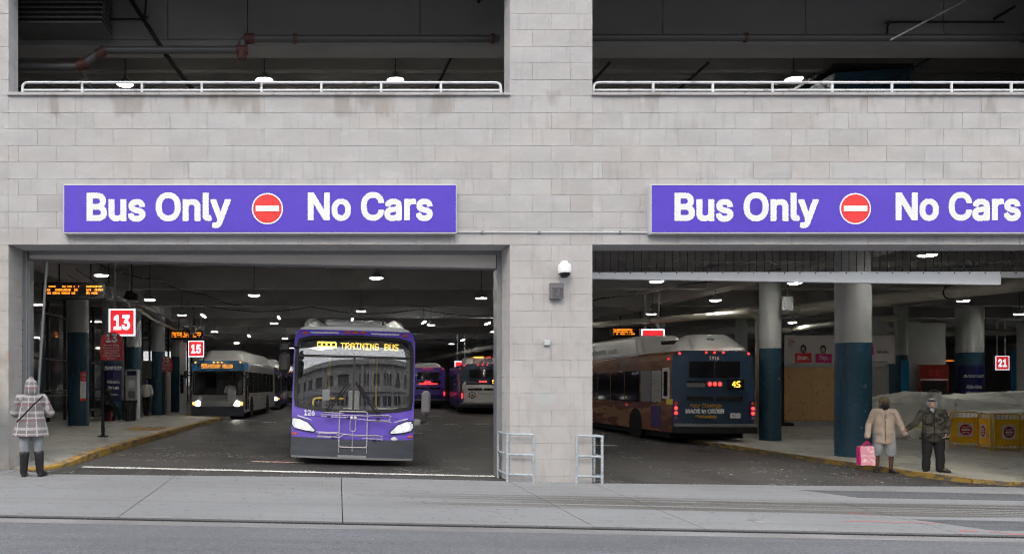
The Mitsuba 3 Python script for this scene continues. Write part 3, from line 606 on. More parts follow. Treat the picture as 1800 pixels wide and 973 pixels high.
big_pipe('thin pale pipe along the ceiling above the left platform', [(-7.3, 14, 4.95), (-7.5, 22, 4.65), (-7.9, 36, 4.6)], .07)
t = thing('ceiling_cables', 'loose black cables strung under the hall ceiling', 'cable')
for a, b, sag in (((-6.3, 8, 5.1), (-3.2, 20, 5.0), .1), ((-4.9, 19, 4.95), (9, 21.5, 4.9), .25), ((-7, 9, 5.0), (-7, 40, 4.8), .2), ((-7.4, 9.5, 4.9), (-7.2, 40, 4.7), .15), ((6.5, 11.5, 4.0), (13.5, 9.2, 5.05), .06)):
    a, b = np.array(a), np.array(b); s = np.linspace(0, 1, 13)[:, None]
    obj('cable', tube(a + (b - a) * s - np.array([0, 0, 1.]) * sag * (np.abs(np.sin(s * np.pi * 3))), .018, 5), 'mat_black', t)
# ---------------------------------------------------------------- columns
def column(x, y, r, zsplit, label, top=5.98, base=None):
    t = thing('concrete_column', label, 'column'); z = float(zg(x, y)) + .05
    obj('shaft', lathe([(r, zsplit), (r, top)], 36, at=(x, y, 0)), 'mat_column', t, smooth=True)
    obj('painted_base', lathe([(r + .002, z), (r + .002, zsplit), (r - .01, zsplit + .001)], 36, at=(x, y, 0)), 'mat_column_blue', t, smooth=40, label='dark blue painted lower part')
    return t
column(-8.25, 13.5, .35, 3.45, 'grey column with dark blue base below the departure board at left')
column(-8.15, 17.8, .40, 3.4, 'grey column with dark blue base behind the round topped bay 13 sign')
column(-8.3, 22.3, .33, 3.35, 'grey column with dark blue base behind the slatted bin')
column(-7.95, 26.2, .32, 3.3, 'grey column with dark blue base right of the walking person')
column(-7.75, 30.5, .33, 3.2, 'grey column with dark blue base beside the lit number 15 sign')
column(-7.4, 36, .32, 3.1, 'grey column with dark blue base behind the hickory hollow bus')
column(-8.3, 7.6, .32, 3.5, 'grey column with dark blue base hidden beside the left pier')
column(13.83, 6.4, .41, 2.74, 'thick grey column with dark blue base left of the two men')
column(14.72, 11.95, .32, 2.84, 'grey column with dark blue base right of the food advert bus')
column(11.8, 27, .5, 2.9, 'broad grey column behind the roof of the food advert bus')
column(26.4, 22.5, .27, 3.0, 'dark column with blue base right of the banner')
column(30.3, 23.5, .54, 3.15, 'broad column with blue base and a dark ticket poster at right')
column(23.0, 30, .3, 3.0, 'narrow blue based column behind the thick column')
column(36, 37, .5, 3.1, 'dark column near the right edge behind the light blue poster')
for x0, x1, y in ((24.0, 24.7, 20.8), (27.8, 29.6, 24.0), (33.4, 34.6, 24.0), (37.2, 38.6, 24.0)):
    t = thing('wall_pier', f'plain grey concrete pier in the dark at right, number {x0:.0f}', 'pier', None); obj('body', rbox(x0, x1, y, y + .6, -.4, 4.6, .02), 'mat_column', t); obj('plinth', box(x0 - .02, x1 + .02, y - .02, y + .62, -.4, .1), 'mat_grey_mid', t)
    labels[t] = {'label': {24.0: 'narrow grey concrete pier just right of the pale banner with a white notice', 27.8: 'broad grey concrete pier behind the red brown poster', 33.4: 'grey concrete pier right of the broad column with the navy poster', 37.2: 'grey concrete pier right of the light blue poster'}[x0], 'category': 'pier', 'group': 'grey concrete piers in the dark at right'}
# glazed waiting room at left
t = thing('glazed_front', 'dark glass front of the waiting room behind the left columns', 'glass wall')
z = .1
for i, y in enumerate(np.arange(8, 60, 2.1)):
    obj('mullion', box(-10.3, -10.18, y - .04, y + .04, z, 5.9), 'mat_black', t)
    obj('pane', box(-10.25, -10.245, y + .045, y + 2.055, z + .1, 5.8), 'mat_pane', t)
for zz in (.06, 1.3, 2.5, 4.2): obj('transom', box(-10.31, -10.17, 8, 60, zz + z, zz + z + .07), 'mat_black', t)
obj('end_frame', box(-14, -10.3, 7.9, 8.0, z, 5.9), 'mat_black', t)
obj('room_floor', box(-20, -10.3, 8, 75, .0, .12), 'mat_grey_mid', t); obj('room_ceiling', box(-20, -10.3, 8, 75, 5.3, 5.4), 'mat_grey_mid', t)
obj('door_bar', rod((-10.12, 14, 1.25), (-10.12, 19.5, 1.25), .03), 'mat_chrome', t)
for x, y in ((-12.6, 14), (-12.6, 22), (-12.6, 32)): 
    tt = thing('waiting_room_lamp', 'small lamp glowing behind the glass of the waiting room', 'lamp', 'lamps behind the waiting room glass'); obj('lens', rbox(x - .3, x + .3, y - .15, y + .15, 5.2, 5.28, .01), 'mat_glow_white', tt, emit=(5, 4.9, 4.4)); obj('case', rbox(x - .33, x + .33, y - .18, y + .18, 5.25, 5.3, .01), 'mat_grey_mid', tt)
# building across the street, mirrored in the windscreen
t = thing('stone_building', 'old stone building with pointed windows across the street behind the camera', 'building')
wins = []
RB = random.Random(3)
arch = lambda x, w, z0, z1: Polygon([(x - w, z0), (x + w, z0), (x + w, z1 - 1.1 * w), (x + w * .8, z1 - .6 * w), (x + w * .45, z1 - .22 * w), (x, z1), (x - w * .45, z1 - .22 * w), (x - w * .8, z1 - .6 * w), (x - w, z1 - 1.1 * w)])
x = -33.0
while x < 36:
    wd = RB.choice([4.2, 5.0, 6.2]); c = x + wd / 2
    for z0, z1, kinds in ((.3, 4.3, 'abc'), (5.4, 7.6, 'bc'), (8.4, 10.6, 'abd')):
        kd = RB.choice(kinds)
        if kd == 'a': wins.append(arch(c, wd * .26, z0, z1))
        elif kd == 'b': wins += [arch(c + q * wd * .25, wd * .085, z0 + .3, z1 - .2) for q in (-1, 0, 1)]
        elif kd == 'c': wins += [sbox(c + q * wd * .36 - .02, z0 + .2, c + q * wd * .36 + wd * .30, z1 - .4) for q in (-1, .1)]
        else: wins.append(sbox(c - wd * .3, z0 + .4, c + wd * .3, z1 - .3))
    x += wd
front = sbox(-34, -2, 40, 12.0).difference(unary_union(wins))
m = ext(front, -34.5, -33.9); obj('wall', m, 'mat_shop_stone', t); obj('backing', box(-34, 40, -40, -35.2, -2, 11.9), 'mat_black_matt', t)
for p in wins:
    a, b, c, d = p.bounds; w = obj('window', ext(sbox(a, b, c, d), -34.42, -34.38), 'mat_tint_glass', t); obj('mullion', box((a + c) / 2 - .05, (a + c) / 2 + .05, -34.37, -34.28, b, d), 'mat_shop_stone', w)
for zz, h, pr in ((4.6, .35, .5), (7.8, .25, .3), (11.4, .6, .6)): obj('cornice', box(-34.2, 40.2, -33.9, -33.9 + pr, zz, zz + h), 'mat_shop_stone', t)
for x in (-33.6, -21.4, -9.0, 2.6, 15.3, 28.0, 39.5): obj('pilaster', box(x - .35, x + .35, -33.9, -33.45, -2, 11.4), 'mat_shop_stone', t)
obj('far_sidewalk', box(-70, 70, -34, -26, -2.6, .05), 'mat_walk', kind='structure', label='sidewalk across the street behind the camera')
# ================================================================ BUSES
class Bus:
    """built in its own axes: the end that faces the camera at y = 0, body towards +y, x to the right, z up from the road; then placed"""
    def __init__(s, key, x, y, yaw=0.0, roll=0.0, z=None, L=12.2, front=True, rake=.16, bow=.12, crown=0.0):
        s.k, s.L, s.W, s.front, s.rake, s.bow, s.crown = key, L, 1.29, front, rake, bow, crown
        z = float(zg(x, y)) if z is None else z
        c, sn = math.cos(math.radians(yaw)), math.sin(math.radians(yaw)); cr, sr = math.cos(math.radians(roll)), math.sin(math.radians(roll))
        R = np.array([[c, -sn, 0], [sn, c, 0], [0, 0, 1]]) @ np.array([[cr, 0, sr], [0, 1, 0], [-sr, 0, cr]])
        s.mat = np.eye(4); s.mat[:3, :3] = R; s.mat[:3, 3] = (x, y, z)
    def yf(s, x, z):
        return s.bow * np.abs(np.asarray(x) / s.W) ** 2.6 + s.rake * np.clip((np.asarray(z) - .9) / 1.9, 0, 1.2) ** 1.35 + s.crown * np.clip(np.asarray(z) - 2.25, 0, .6) ** 2
    def put(s, name, m, mat, parent=None, **k):
        m = m.copy(); m.apply_transform(s.mat); return obj(name, m, mat, parent or s.k, **k)
    def warp(s, m, off=0.0, fade=2.5):
        v = m.vertices.copy(); y = v[:, 1]
        v[:, 1] = y + s.yf(v[:, 0], v[:, 2]) * np.clip(1 - np.maximum(y, 0) / fade, 0, 1) - off
        return trimesh.Trimesh(v, m.faces, process=False)
    def panel(s, name, poly, mat, off=.004, th=.012, res=.16, parent=None, smooth=30, **k):
        m = fine(ext(poly, -th, 0), res) if res else ext(poly, -th, 0)
        return s.put(name, s.warp(m, off - th * 0), mat, parent, smooth=smooth, **k)
    def sheet(s, name, polys, mat, off=.02, parent=None, **k):
        return s.put(name, s.warp(quads(polys, 0), off), mat, parent, **k)
    def side(s, name, y0, y1, z0, z1, mat, sd, pr=.006, r=.05, parent=None, **k):
        p = rrect(y0, y1, z0, z1, min(r, (y1 - y0) * .45, (z1 - z0) * .45)); m = trimesh.creation.extrude_polygon(p, .02, engine='earcut')
        v = m.vertices; m.vertices = np.stack([sd * (s.W - .008 + pr + v[:, 2] * .5), v[:, 0], v[:, 1]], 1)
        m.fix_normals(); return s.put(name, m, mat, parent, **k)
    def shell(s, body_mat, zb=.32, zt=2.92, hole=None, roof_mat='mat_paint_white', low_mat=None, skin_mat=None):
        W = s.W; out = Polygon([(-W, zb), (W, zb), (W, zt - .28), (W - .04, zt - .13), (W - .14, zt - .03), (W - .3, zt), (-W + .3, zt), (-W + .14, zt - .03), (-W + .04, zt - .13), (-W, zt - .28)])
        s.out = out; inn = out.buffer(-.05)
        ring = out.difference(inn)
        m = cat(s.warp(fine(ext(ring, 0.012, 2.5), .35)), ext(ring, 2.5, s.L), ext(out, s.L, s.L + .05))
        s.put('body', m, skin_mat or body_mat, smooth=30)
        face = out if hole is None else out.difference(hole)
        s.panel('front_panel' if s.front else 'rear_panel', face, body_mat, -.05, .05)
        s.put('floor', box(-W + .06, W - .06, .3, s.L - .05, zb + .06, zb + .12), 'mat_interior')
        s.put('lining', ext(inn.difference(inn.buffer(-.015)), .5, s.L), 'mat_interior'); s.put('underframe', box(-W + .12, W - .12, .55, s.L - .3, .16, zb + .055), 'mat_black_matt')
    def wheels(s, ys, r=.48):
        for y in ys:
            for sd in (-1, 1):
                a = s.put('wheel', lathe([(.0, .0), (.14, .0), (.17, -.02), (.26, -.02)], 20, 'x', (sd * (s.W - .06), y, r)), 'mat_alu', smooth=30)
                s.put('tyre', lathe([(.26, -.02 * 0), (.28, .02), (r - .05, .03), (r, -.01), (r, -.24), (r - .05, -.28), (.26, -.28)], 28, 'x', (sd * (s.W - .06), y, r)) if sd > 0 else
                      lathe([(.26, 0), (.28, -.02), (r - .05, -.03), (r, .01), (r, .24), (r - .05, .28), (.26, .28)], 28, 'x', (sd * (s.W - .06), y, r)), 'mat_rubber', a, smooth=40)
                s.put('hub', lathe([(.0, .03), (.08, .03), (.10, 0), (.1, -.02)], 14, 'x', (sd * (s.W - .05), y, r)) if sd > 0 else lathe([(.0, -.03), (.08, -.03), (.10, 0), (.1, .02)], 14, 'x', (sd * (s.W - .05), y, r)), 'mat_steel_grey', a)
                p = Point(0, 0).buffer(r + .1, quad_segs=10).intersection(sbox(-2, -.42, 2, 2)); mm = trimesh.creation.extrude_polygon(p, .012, engine='earcut'); v = mm.vertices
                mm.vertices = np.stack([sd * (s.W + v[:, 2] - .004), v[:, 0] + y, v[:, 1] + r], 1); mm.fix_normals(); s.put('wheel_arch', mm, 'mat_black_matt')
    def lamp(s, name, x, z, r, rad, mat='mat_glow_red', off=.03, parent=None, rect=None):
        if rect: m = s.warp(fine(ext(rrect(x - rect[0], x + rect[0], z - rect[1], z + rect[1], min(rect) * .4), -.012, 0), .2), off)
        else:
            m = lathe([(r, .0), (r * .95, -.012), (r * .6, -.022), (0, -.026)], 14, 'y'); m.apply_translation((x, 0, z)); m = trimesh.Trimesh(m.vertices, m.faces[:, ::-1], process=False); yy = float(s.yf(x, z)); m.apply_translation((0, yy - off, 0))
        if rad is None: return s.put(name, m, mat, parent)
        return s.put(name, m, mat, parent, emit=rad)
RED = (4.2, .10, .08); RED2 = (1.6, .04, .035); AMB = (3.4, 1.2, .1); LEDY = (2.3, 1.6, .22); LEDO = (3.0, 1.15, .08)
def roof_pod(b, y0, y1, w, h, z, mat='mat_paint_white', name='roof_pod', taper=.5, label=None, cx=0.0):
    """rounded fairing on the roof"""
    S = [m3.Manifold.sphere(1, 20).scale([.28, .28, .2]).translate([cx + sx * (w - (.28 if zz < z + .1 else .42)), yy, zz]) for sx in (-1, 1) for yy, zz in ((y0 + .28, z + .05), (y1 - .28, z + .05), (y0 + taper, z + h - .2), (y1 - taper, z + h - .2))]
    m = m3.Manifold.batch_hull(S).trim_by_plane([0, 0, 1], z - .02).to_mesh(); b.put(name, trimesh.Trimesh(m.vert_properties[:, :3], m.tri_verts, process=False), mat, smooth=40, label=label)
# ---------------------------------------------------------------- the purple training bus
k = thing('city_bus', 'purple city bus with a lit training bus display and a folded bike rack', 'bus')
b = Bus(k, .70, 2.35, yaw=-1.2, roll=1.7, L=12.2, rake=.19, bow=.16, crown=.36)
glass = Polygon([(-1.20, 1.22), (-.9, 1.165), (-.4, 1.125), (.4, 1.125), (.9, 1.165), (1.20, 1.22), (1.225, 1.35), (1.225, 2.42), (1.17, 2.60), (.95, 2.665), (0, 2.70), (-.95, 2.665), (-1.17, 2.60), (-1.225, 2.42), (-1.225, 1.35)])
b.shell('mat_paint_purple', zb=.30, zt=2.90, hole=glass.buffer(-.03))
b.panel('windscreen_surround', glass.buffer(.035).difference(glass.buffer(-.035)), 'mat_black', .008, .02)
low = glass.intersection(sbox(-2, 0, 2, 2.255)); hi = glass.intersection(sbox(-2, 2.285, 2, 3))
def single(poly, res, off):
    m = fine(ext(poly, 0, .02), res); keep = np.abs(m.triangles_center[:, 1]) < 1e-6; mm = trimesh.Trimesh(m.vertices, m.faces[keep], process=False); mm.remove_unreferenced_vertices()
    return b.warp(mm, off)
b.put('windscreen', single(low.buffer(-.01), .1, .002), 'mat_glass', smooth=True); b.put('display_glass', single(hi.buffer(-.01), .1, .002), 'mat_glass', smooth=True)
b.panel('divider_bar', sbox(-1.25, 2.252, 1.25, 2.288), 'mat_black', .012, .03)
b.panel('centre_post', sbox(-.02, 1.13, .02, 2.26), 'mat_black', .006, .02)
b.put('display_backing', b.warp(fine(box(-1.16, 1.16, .12, .14, 2.27, 2.68), .3)), 'mat_black')
ds = b.put('destination_display', b.warp(fine(box(-.86, .95, .07, .09, 2.42, 2.62), .3)), 'mat_led_off', label='destination display reading training bus')
scl = lambda polys: polys
b.put('led_text', b.warp(quads(led_poly('TRAINING BUS', -.30, .93, 2.425, 2.565), .055), 0), 'mat_glow_amber', ds, emit=LEDY)
icon = [sbox(-.80 + .02 * i, 2.425 + .0175 * j, -.782 + .02 * i, 2.441 + .0175 * j) for i in range(21) for j in range(9) if not (4 <= j <= 6 and i % 5 in (1, 2, 3) and i < 20) and not (j == 8 and i in (0, 20)) and not (j == 0 and i not in (3, 4, 5, 14, 15, 16))]
b.put('led_icon', b.warp(quads(icon, .055), 0), 'mat_glow_amber', ds, emit=LEDY)
# lower front
bump = Polygon([(-1.29, .17), (1.29, .17), (1.29, .56), (.5, .535), (-.5, .535), (-1.29, .56)])
b.panel('bumper', bump, 'mat_bumper', .06, .09)
b.panel('bumper_lip', sbox(-1.27, .13, 1.27, .172), 'mat_grey_mid', .075, .08); b.panel('bumper_step', sbox(-.30, .16, .30, .215), 'mat_steel_grey', .11, .05)
for x in (-.66, .58): b.panel('bumper_joint', sbox(x - .004, .18, x + .004, .54), 'mat_black', .063, .005)
b.panel('access_panel', Polygon([(-.86, .62), (.86, .62), (.98, .93), (.9, 1.0), (-.9, 1.0), (-.98, .93)]).buffer(.006).difference(Polygon([(-.86, .62), (.86, .62), (.98, .93), (.9, 1.0), (-.9, 1.0), (-.98, .93)])), 'mat_paint_purple_dark', .006, .006)
for sd in (-1, 1):
    hp = Polygon([(sd * 1.26, .93), (sd * 1.12, .92), (sd * .95, .85), (sd * .80, .70), (sd * .82, .685), (sd * 1.05, .71), (sd * 1.22, .75), (sd * 1.27, .82)]).buffer(.012)
    h = b.panel('headlight', hp.buffer(.014), 'mat_black', .012, .02); b.panel('reflector', hp.buffer(-.004), 'mat_grey_light', .034, .006, parent=h, emit=(.22, .25, .28))
    b.lamp('bulb', sd * 1.12, .825, .078, (2.6, 2.7, 2.75), 'mat_glow_white', .044, parent=h); b.lamp('bulb', sd * .97, .765, .062, (2.2, 2.3, 2.4), 'mat_glow_white', .044, parent=h)
    mm = fine(ext(hp.buffer(-.002), 0, .02), .1); keep = np.abs(mm.triangles_center[:, 1]) < 1e-6; lens = trimesh.Trimesh(mm.vertices, mm.faces[keep], process=False); b.put('lens', b.warp(lens, .08), 'mat_lens', h)
    b.panel('brow_trim', Polygon([(sd * 1.17, 1.01), (sd * .88, .93), (sd * .86, .905), (sd * 1.16, .985)]), 'mat_sign_white', .008, .008)
    b.panel('corner_reflector', sbox(min(sd * 1.27, sd * 1.17), .60, max(sd * 1.27, sd * 1.17), .635), 'mat_amber_lens', .014, .012)
    b.panel('light_strip', sbox(min(sd * .34, sd * .95), 2.755, max(sd * .34, sd * .95), 2.785), 'mat_sign_white', .02, .02)
    b.panel('clearance_lamp', sbox(min(sd * 1.12, sd * 1.02), 2.735, max(sd * 1.12, sd * 1.02), 2.775), 'mat_amber_lens', .02, .02)
for x in (-.16, 0, .16): b.panel('clearance_lamp', sbox(x - .055, 2.77, x + .055, 2.812), 'mat_amber_lens', .02, .02)
b.panel('fleet_number', fit('126', -1.03, -.80, 1.01, .115, 1.6), 'mat_sign_white', .008, .006, res=0)
b.panel('diamond_mark', Polygon([(.83, .57), (.88, .60), (.93, .57), (.88, .54)]).buffer(.02), 'mat_sign_white', .012, .006)
# roof
cap = b.out.buffer(.008).intersection(sbox(-1.17, 2.835, 1.17, 3)); b.put('roof_cap', b.warp(fine(ext(cap, -.012, 2.4), .3)), 'mat_paint_white', smooth=30); b.put('roof_skin', ext(cap, 2.4, 12.2), 'mat_paint_white')
for sd in (-1, 1):
    S = [m3.Manifold.sphere(r, 16).translate([sd * x, y, z]) for x, y, z, r in ((1.0, .6, 2.9, .06), (1.0, 1.8, 3.02, .16), (1.0, 11, 3.02, .16), (.55, 1.6, 2.9, .06), (.6, 11, 2.9, .06), (.92, 1.7, 3.08, .1))]
    q = m3.Manifold.batch_hull(S).to_mesh(); b.put('roof_fairing', trimesh.Trimesh(q.vert_properties[:, :3], q.tri_verts, process=False), 'mat_paint_white', smooth=40)
b.put('roof_unit', rbox(-.66, .62, 1.5, 4.2, 2.88, 3.14, .02), 'mat_grey_light'); b.put('roof_unit_trim', box(-.67, .63, 1.47, 1.499, 3.09, 3.13), 'mat_steel_grey', ); b.put('roof_hatch', rbox(.63, .84, 1.9, 3.5, 2.9, 3.08, .02), 'mat_grey_mid'); b.put('antenna', rod((.72, 1.8, 2.9), (.72, 1.8, 3.16), .02), 'mat_sign_white')
# bike rack: folded up against the front
rk = b.put('bike_rack', cat(tube(arc_path([(-.28, -.10, 1.12), (-.28, -.16, .38), (.30, -.16, .38), (.30, -.10, 1.12), (-.28, -.10, 1.12)], .05, 4), .014, 8)), 'mat_rack', smooth=40)
def bars(y, pts, r=.009): b.put('bar', tube(arc_path([(x, y, z) for x, z in pts], .03, 3), r, 7), 'mat_rack', rk, smooth=40)
bars(-.12, [(-.64, 1.04), (.80, 1.04)]); bars(-.14, [(-.64, 1.075), (-.66, 1.0), (-.10, 1.0)]); bars(-.14, [(-.62, 1.085), (-.2, 1.085)]); bars(-.15, [(.34, 1.06), (.78, 1.06), (.76, .95), (.30, .95)]); bars(-.13, [(-.1, .97), (.2, .97), (.34, .93), (.8, .93)])
bars(-.15, [(-.76, .68), (-.3, .68), (-.05, .62), (.62, .62)]); bars(-.17, [(-.74, .58), (-.26, .58), (-.2, .64), (.55, .64), (.63, .58), (.60, .54)]); bars(-.15, [(-.70, .66), (-.72, .60), (-.34, .60), (-.30, .66), (-.70, .66)]); bars(-.16, [(.2, .57), (.6, .57)])
bars(-.17, [(-.055, 1.0), (-.06, .74), (0, .70), (.06, .74), (.055, 1.0)], .009); bars(-.17, [(0, .70), (0, .30)]); bars(-.16, [(-.28, .40), (-.28, .26)]); bars(-.16, [(.30, .40), (.30, .26)])
for x, z in ((-.03, 1.0), (.045, 1.0)): b.put('knob', trimesh.creation.icosphere(2, .032), 'mat_sign_white', rk) if False else b.put('knob', lathe([(0, -.03), (.03, -.02), (.03, .02), (0, .03)], 10, 'y', (x, -.18, z)), 'mat_sign_white', rk)
for x, z in ((.52, .985), (-.5, 1.0), (-.1, .985), (.45, .54), (-.40, .57)): b.put('stop', rbox(x - .04, x + .04, -.19, -.14, z - .015, z + .015, .005), 'mat_black', rk)
# wipers, mirrors
for sd, x0, x1 in ((-1, -.62, -.13), (1, .52, .06)):
    z0, z1 = 1.06, 1.72
    w = b.put('wiper', b.warp(cat(rod((x0, -.04, z0), (x1, -.06, z1), .016, 6), rod((x0 + .07, -.045, z0), (x1 + .06, -.06, z1 - .02), .010, 5))), 'mat_black')
    b.put('blade', b.warp(rod((x1 - .02, -.03, z1 + .02), ((x0 + x1) / 2 - .01, -.03, 1.30), .018, 5)), 'mat_rubber', w)
mk = b.put('mirror', rbox(-1.56, -1.34, -.34, -.20, 1.90, 2.30, .05), 'mat_black', smooth=30); b.put('arm', tube(arc_path([(-1.2, .1, 2.42), (-1.42, -.15, 2.50), (-1.45, -.27, 2.28)], .1), .03, 8), 'mat_black', mk); b.put('lower_glass', rbox(-1.55, -1.35, -.345, -.19, 2.33, 2.52, .04), 'mat_black', mk)
mk = b.put('mirror', rbox(1.40, 1.58, -.30, -.17, 1.12, 1.60, .05), 'mat_vent_grey', smooth=30); b.put('arm', tube(arc_path([(1.5, -.2, 1.15), (1.5, -.2, .95), (1.25, .1, .92)], .05), .022, 8), 'mat_black', mk); b.put('bracket', rbox(1.28, 1.42, -.1, .1, .86, 1.0, .03), 'mat_grey_mid', mk)
# inside
inn = b.put('driver_cab', cat(box(-1.2, 1.2, .35, .9, .4, 1.14), box(-1.2, -.35, .9, 1.1, .4, 1.3)), 'mat_interior'); b.put('dashboard', rbox(-1.1, -.2, .30, .75, 1.12, 1.22, .04), 'mat_black', inn); b.put('rail', tube(arc_path([(-.86, .55, 1.15), (-.86, .55, 1.37), (-.2, .55, 1.37)], .12, 6), .024, 8), 'mat_grab_yellow', inn)
b.put('steering_wheel', tube([(-.62 + .22 * math.cos(a), .62 - .05 * math.sin(a), 1.30 + .16 * math.sin(a)) for a in np.linspace(0, 2 * np.pi, 17)], .016, 6), 'mat_black', inn); b.put('fare_box', rbox(-.1, .16, .8, 1.05, .5, 1.55, .03), 'mat_interior_light', inn); b.put('notice', box(-.66, -.50, .42, .425, 1.33, 1.56), 'mat_interior_light', inn)
b.put('paper', box(-.30, .15, .34, .5, 1.165, 1.172), 'mat_sign_white', inn); b.put('cloth', rbox(.5, 1.15, .40, .7, 1.15, 1.2, .03), 'mat_interior_light', inn)
for x in (-.55, .55):
    for y in (1.6, 3.4, 5.2): b.put('grab_pole', rod((x, y, .45), (x, y, 2.75), .02, 8), 'mat_grab_yellow')
for y in np.arange(2.6, 10, 1.0):
    for sd in (-1, 1): b.put('seat', cat(rbox(sd * .75 - .42, sd * .75 + .42, y, y + .45, .8, .9, .04), rbox(sd * .75 - .42, sd * .75 + .42, y + .42, y + .5, .85, 1.5, .04)), 'mat_paint_purple_dark')
for y in (1.9, 4.2): b.put('cabin_light', rbox(-.95, -.55, y, y + .4, 2.70, 2.72, .01), 'mat_glow_white', emit=(2.2, 2.5, 2.6))
for sd in (-1, 1):
    for i in range(6): b.side('side_window', 1.3 + 1.72 * i, 2.9 + 1.72 * i, 1.25, 2.35, 'mat_tint_glass', sd)
b.wheels((2.6, 8.6))
# ---------------------------------------------------------------- other city buses seen from the front
def front_bus(key, x, y, yaw, top_mat, low_mat, roof_mat, text=None, glow=1.0, z=None):
    b = Bus(key, x, y, yaw=yaw, L=12.0, rake=.06, bow=.06, z=z)
    gl = rrect(-1.2, 1.2, 1.17, 2.27, .06)
    b.shell(low_mat, zb=.30, zt=2.80, hole=gl.buffer(-.02), skin_mat=low_mat)
    b.panel('brow', Polygon([(-1.29, 2.31), (1.29, 2.31), (1.29, 2.53), (1.16, 2.76), (.98, 2.80), (-.98, 2.80), (-1.16, 2.76), (-1.29, 2.53)]), top_mat, .01, .03)
    for sd in (-1, 1): b.side('brow_side', .0, 1.2, 2.33, 2.72, top_mat, sd, .004)
    b.panel('windscreen_surround', gl.buffer(.03).difference(gl.buffer(-.03)), 'mat_black', .008, .02)
    mm = fine(ext(gl.buffer(-.01), 0, .02), .2); keep = np.abs(mm.triangles_center[:, 1]) < 1e-6
    b.put('windscreen', b.warp(trimesh.Trimesh(mm.vertices, mm.faces[keep], process=False), .002), 'mat_pane', smooth=True)
    b.panel('centre_post', sbox(-.015, 1.18, .015, 2.26), 'mat_black', .006, .02)
    ds = b.panel('destination_display', rrect(-1.0, .88, 2.36, 2.68, .05), 'mat_led_off', .02, .02)
    if text:
        b.put('led_text', b.warp(cat(quads(led_poly(text[0], -.80, -.50, 2.42, 2.64, .04), -.005), quads(led_poly(text[1], -.44, .74, 2.44, 2.62, .05), -.005)), .05), 'mat_glow_amber', ds, emit=[q * .55 for q in LEDO])
    b.panel('bumper', rrect(-1.27, 1.27, .12, .60, .05), 'mat_bumper', .07, .08)
    if text:
        lt = b.panel('lettering', fit('EARL DURHAM', -.72, .72, .90, .16, 1.0), 'mat_grey_mid', .012, .004, res=0)
        b.panel('grille', unary_union([sbox(-.7 + .09 * i, .74, -.65 + .09 * i, .80) for i in range(16)]), 'mat_black', .012, .004, res=0)
        b.panel('number_plate', sbox(-.17, .34, .17, .48), 'mat_black', .078, .008); b.panel('plate_lamp', sbox(-.10, .37, .05, .43), 'mat_gold_text', .09, .005)
    for sd in (-1, 1):
        h = b.panel('headlight', rrect(min(sd * .78, sd * 1.25), .62, max(sd * .78, sd * 1.25), .84, .06) if sd else None, 'mat_chrome', .02, .03)
        b.lamp('bulb', sd * .95, .73, .145, [glow * q for q in (30, 29, 27)], 'mat_glow_white', .04, parent=h); b.lamp('indicator', sd * 1.16, .73, .075, [glow * q for q in (6, 2.0, .15)], 'mat_glow_amber', .04, parent=h)
        b.put('marker_lamp', rbox(sd * 1.292 - .012, sd * 1.292 + .012, 5.2, 5.3, .95, 1.0, .005), 'mat_glow_amber', emit=AMB); b.put('marker_lamp', rbox(sd * 1.292 - .012, sd * 1.292 + .012, 1.2, 1.3, .95, 1.0, .005), 'mat_glow_amber', emit=AMB)
        for i in range(6): b.side('side_window', 1.5 + 1.62 * i, 3.0 + 1.62 * i, 1.22, 2.28, 'mat_tint_glass', sd)
        b.side('door_panel', .35, 1.4, .42, 2.28, 'mat_tint_glass', sd)
        for yy in (.87,): b.side('door_post', .84, .90, .42, 2.28, 'mat_paint_silver', sd, .02)
        mk = b.put('mirror', rbox(sd * 1.5 - .1, sd * 1.5 + .1, -.3, -.15, 1.6 if sd > 0 else 1.95, 1.95 if sd > 0 else 2.3, .04), 'mat_black', smooth=30); b.put('arm', rod((sd * 1.25, .0, 2.1), (sd * 1.5, -.2, 2.1 if sd < 0 else 1.9), .03), 'mat_black', mk)
    for xx in (-1.1, -.2, 0, .2, 1.1): b.lamp('clearance_lamp', xx, 2.72, .035, [q * 1.2 * max(glow, .3) for q in AMB], 'mat_glow_amber', .045)
    inn = b.put('driver_cab', cat(box(-1.2, 1.2, .3, .7, .4, 1.12), rbox(-.3, 1.2, 1.5, 1.6, .4, 1.9, .03)), 'mat_interior')
    for y2 in np.arange(2.6, 9, 1.0):
        for sd in (-1, 1): b.put('seat', rbox(sd * .75 - .4, sd * .75 + .4, y2, y2 + .12, .8, 1.5, .04), 'mat_interior')
    for xx in (-.4, .4): b.put('grab_pole', rod((xx, 1.9, .4), (xx, 1.9, 2.6), .02), 'mat_interior_light')
    roof_pod(b, 1.6, 11.4, 1.08, .62, 2.76, roof_mat); b.wheels((2.4, 8.6))
    return b
k = thing('city_bus', 'white city bus with blue brow showing 55 hickory hollow and bright headlights', 'bus')
b55 = front_bus(k, -4.85, 25.0, -4.0, 'mat_paint_blue', 'mat_paint_silver', 'mat_paint_white', ('55', 'HICKORY HOLLOW'))
k = thing('city_bus', 'dark purple bus queued behind the hickory hollow bus', 'bus')
front_bus(k, -3.75, 39.5, 0.0, 'mat_paint_purple_dark', 'mat_paint_purple_dark', 'mat_paint_white', None, .12)
k = thing('city_bus', 'dim white ended bus at the very back left of the training bus', 'bus')
front_bus(k, -2.2, 54.0, 0.0, 'mat_paint_purple_dark', 'mat_paint_white', 'mat_paint_white', None, .05)
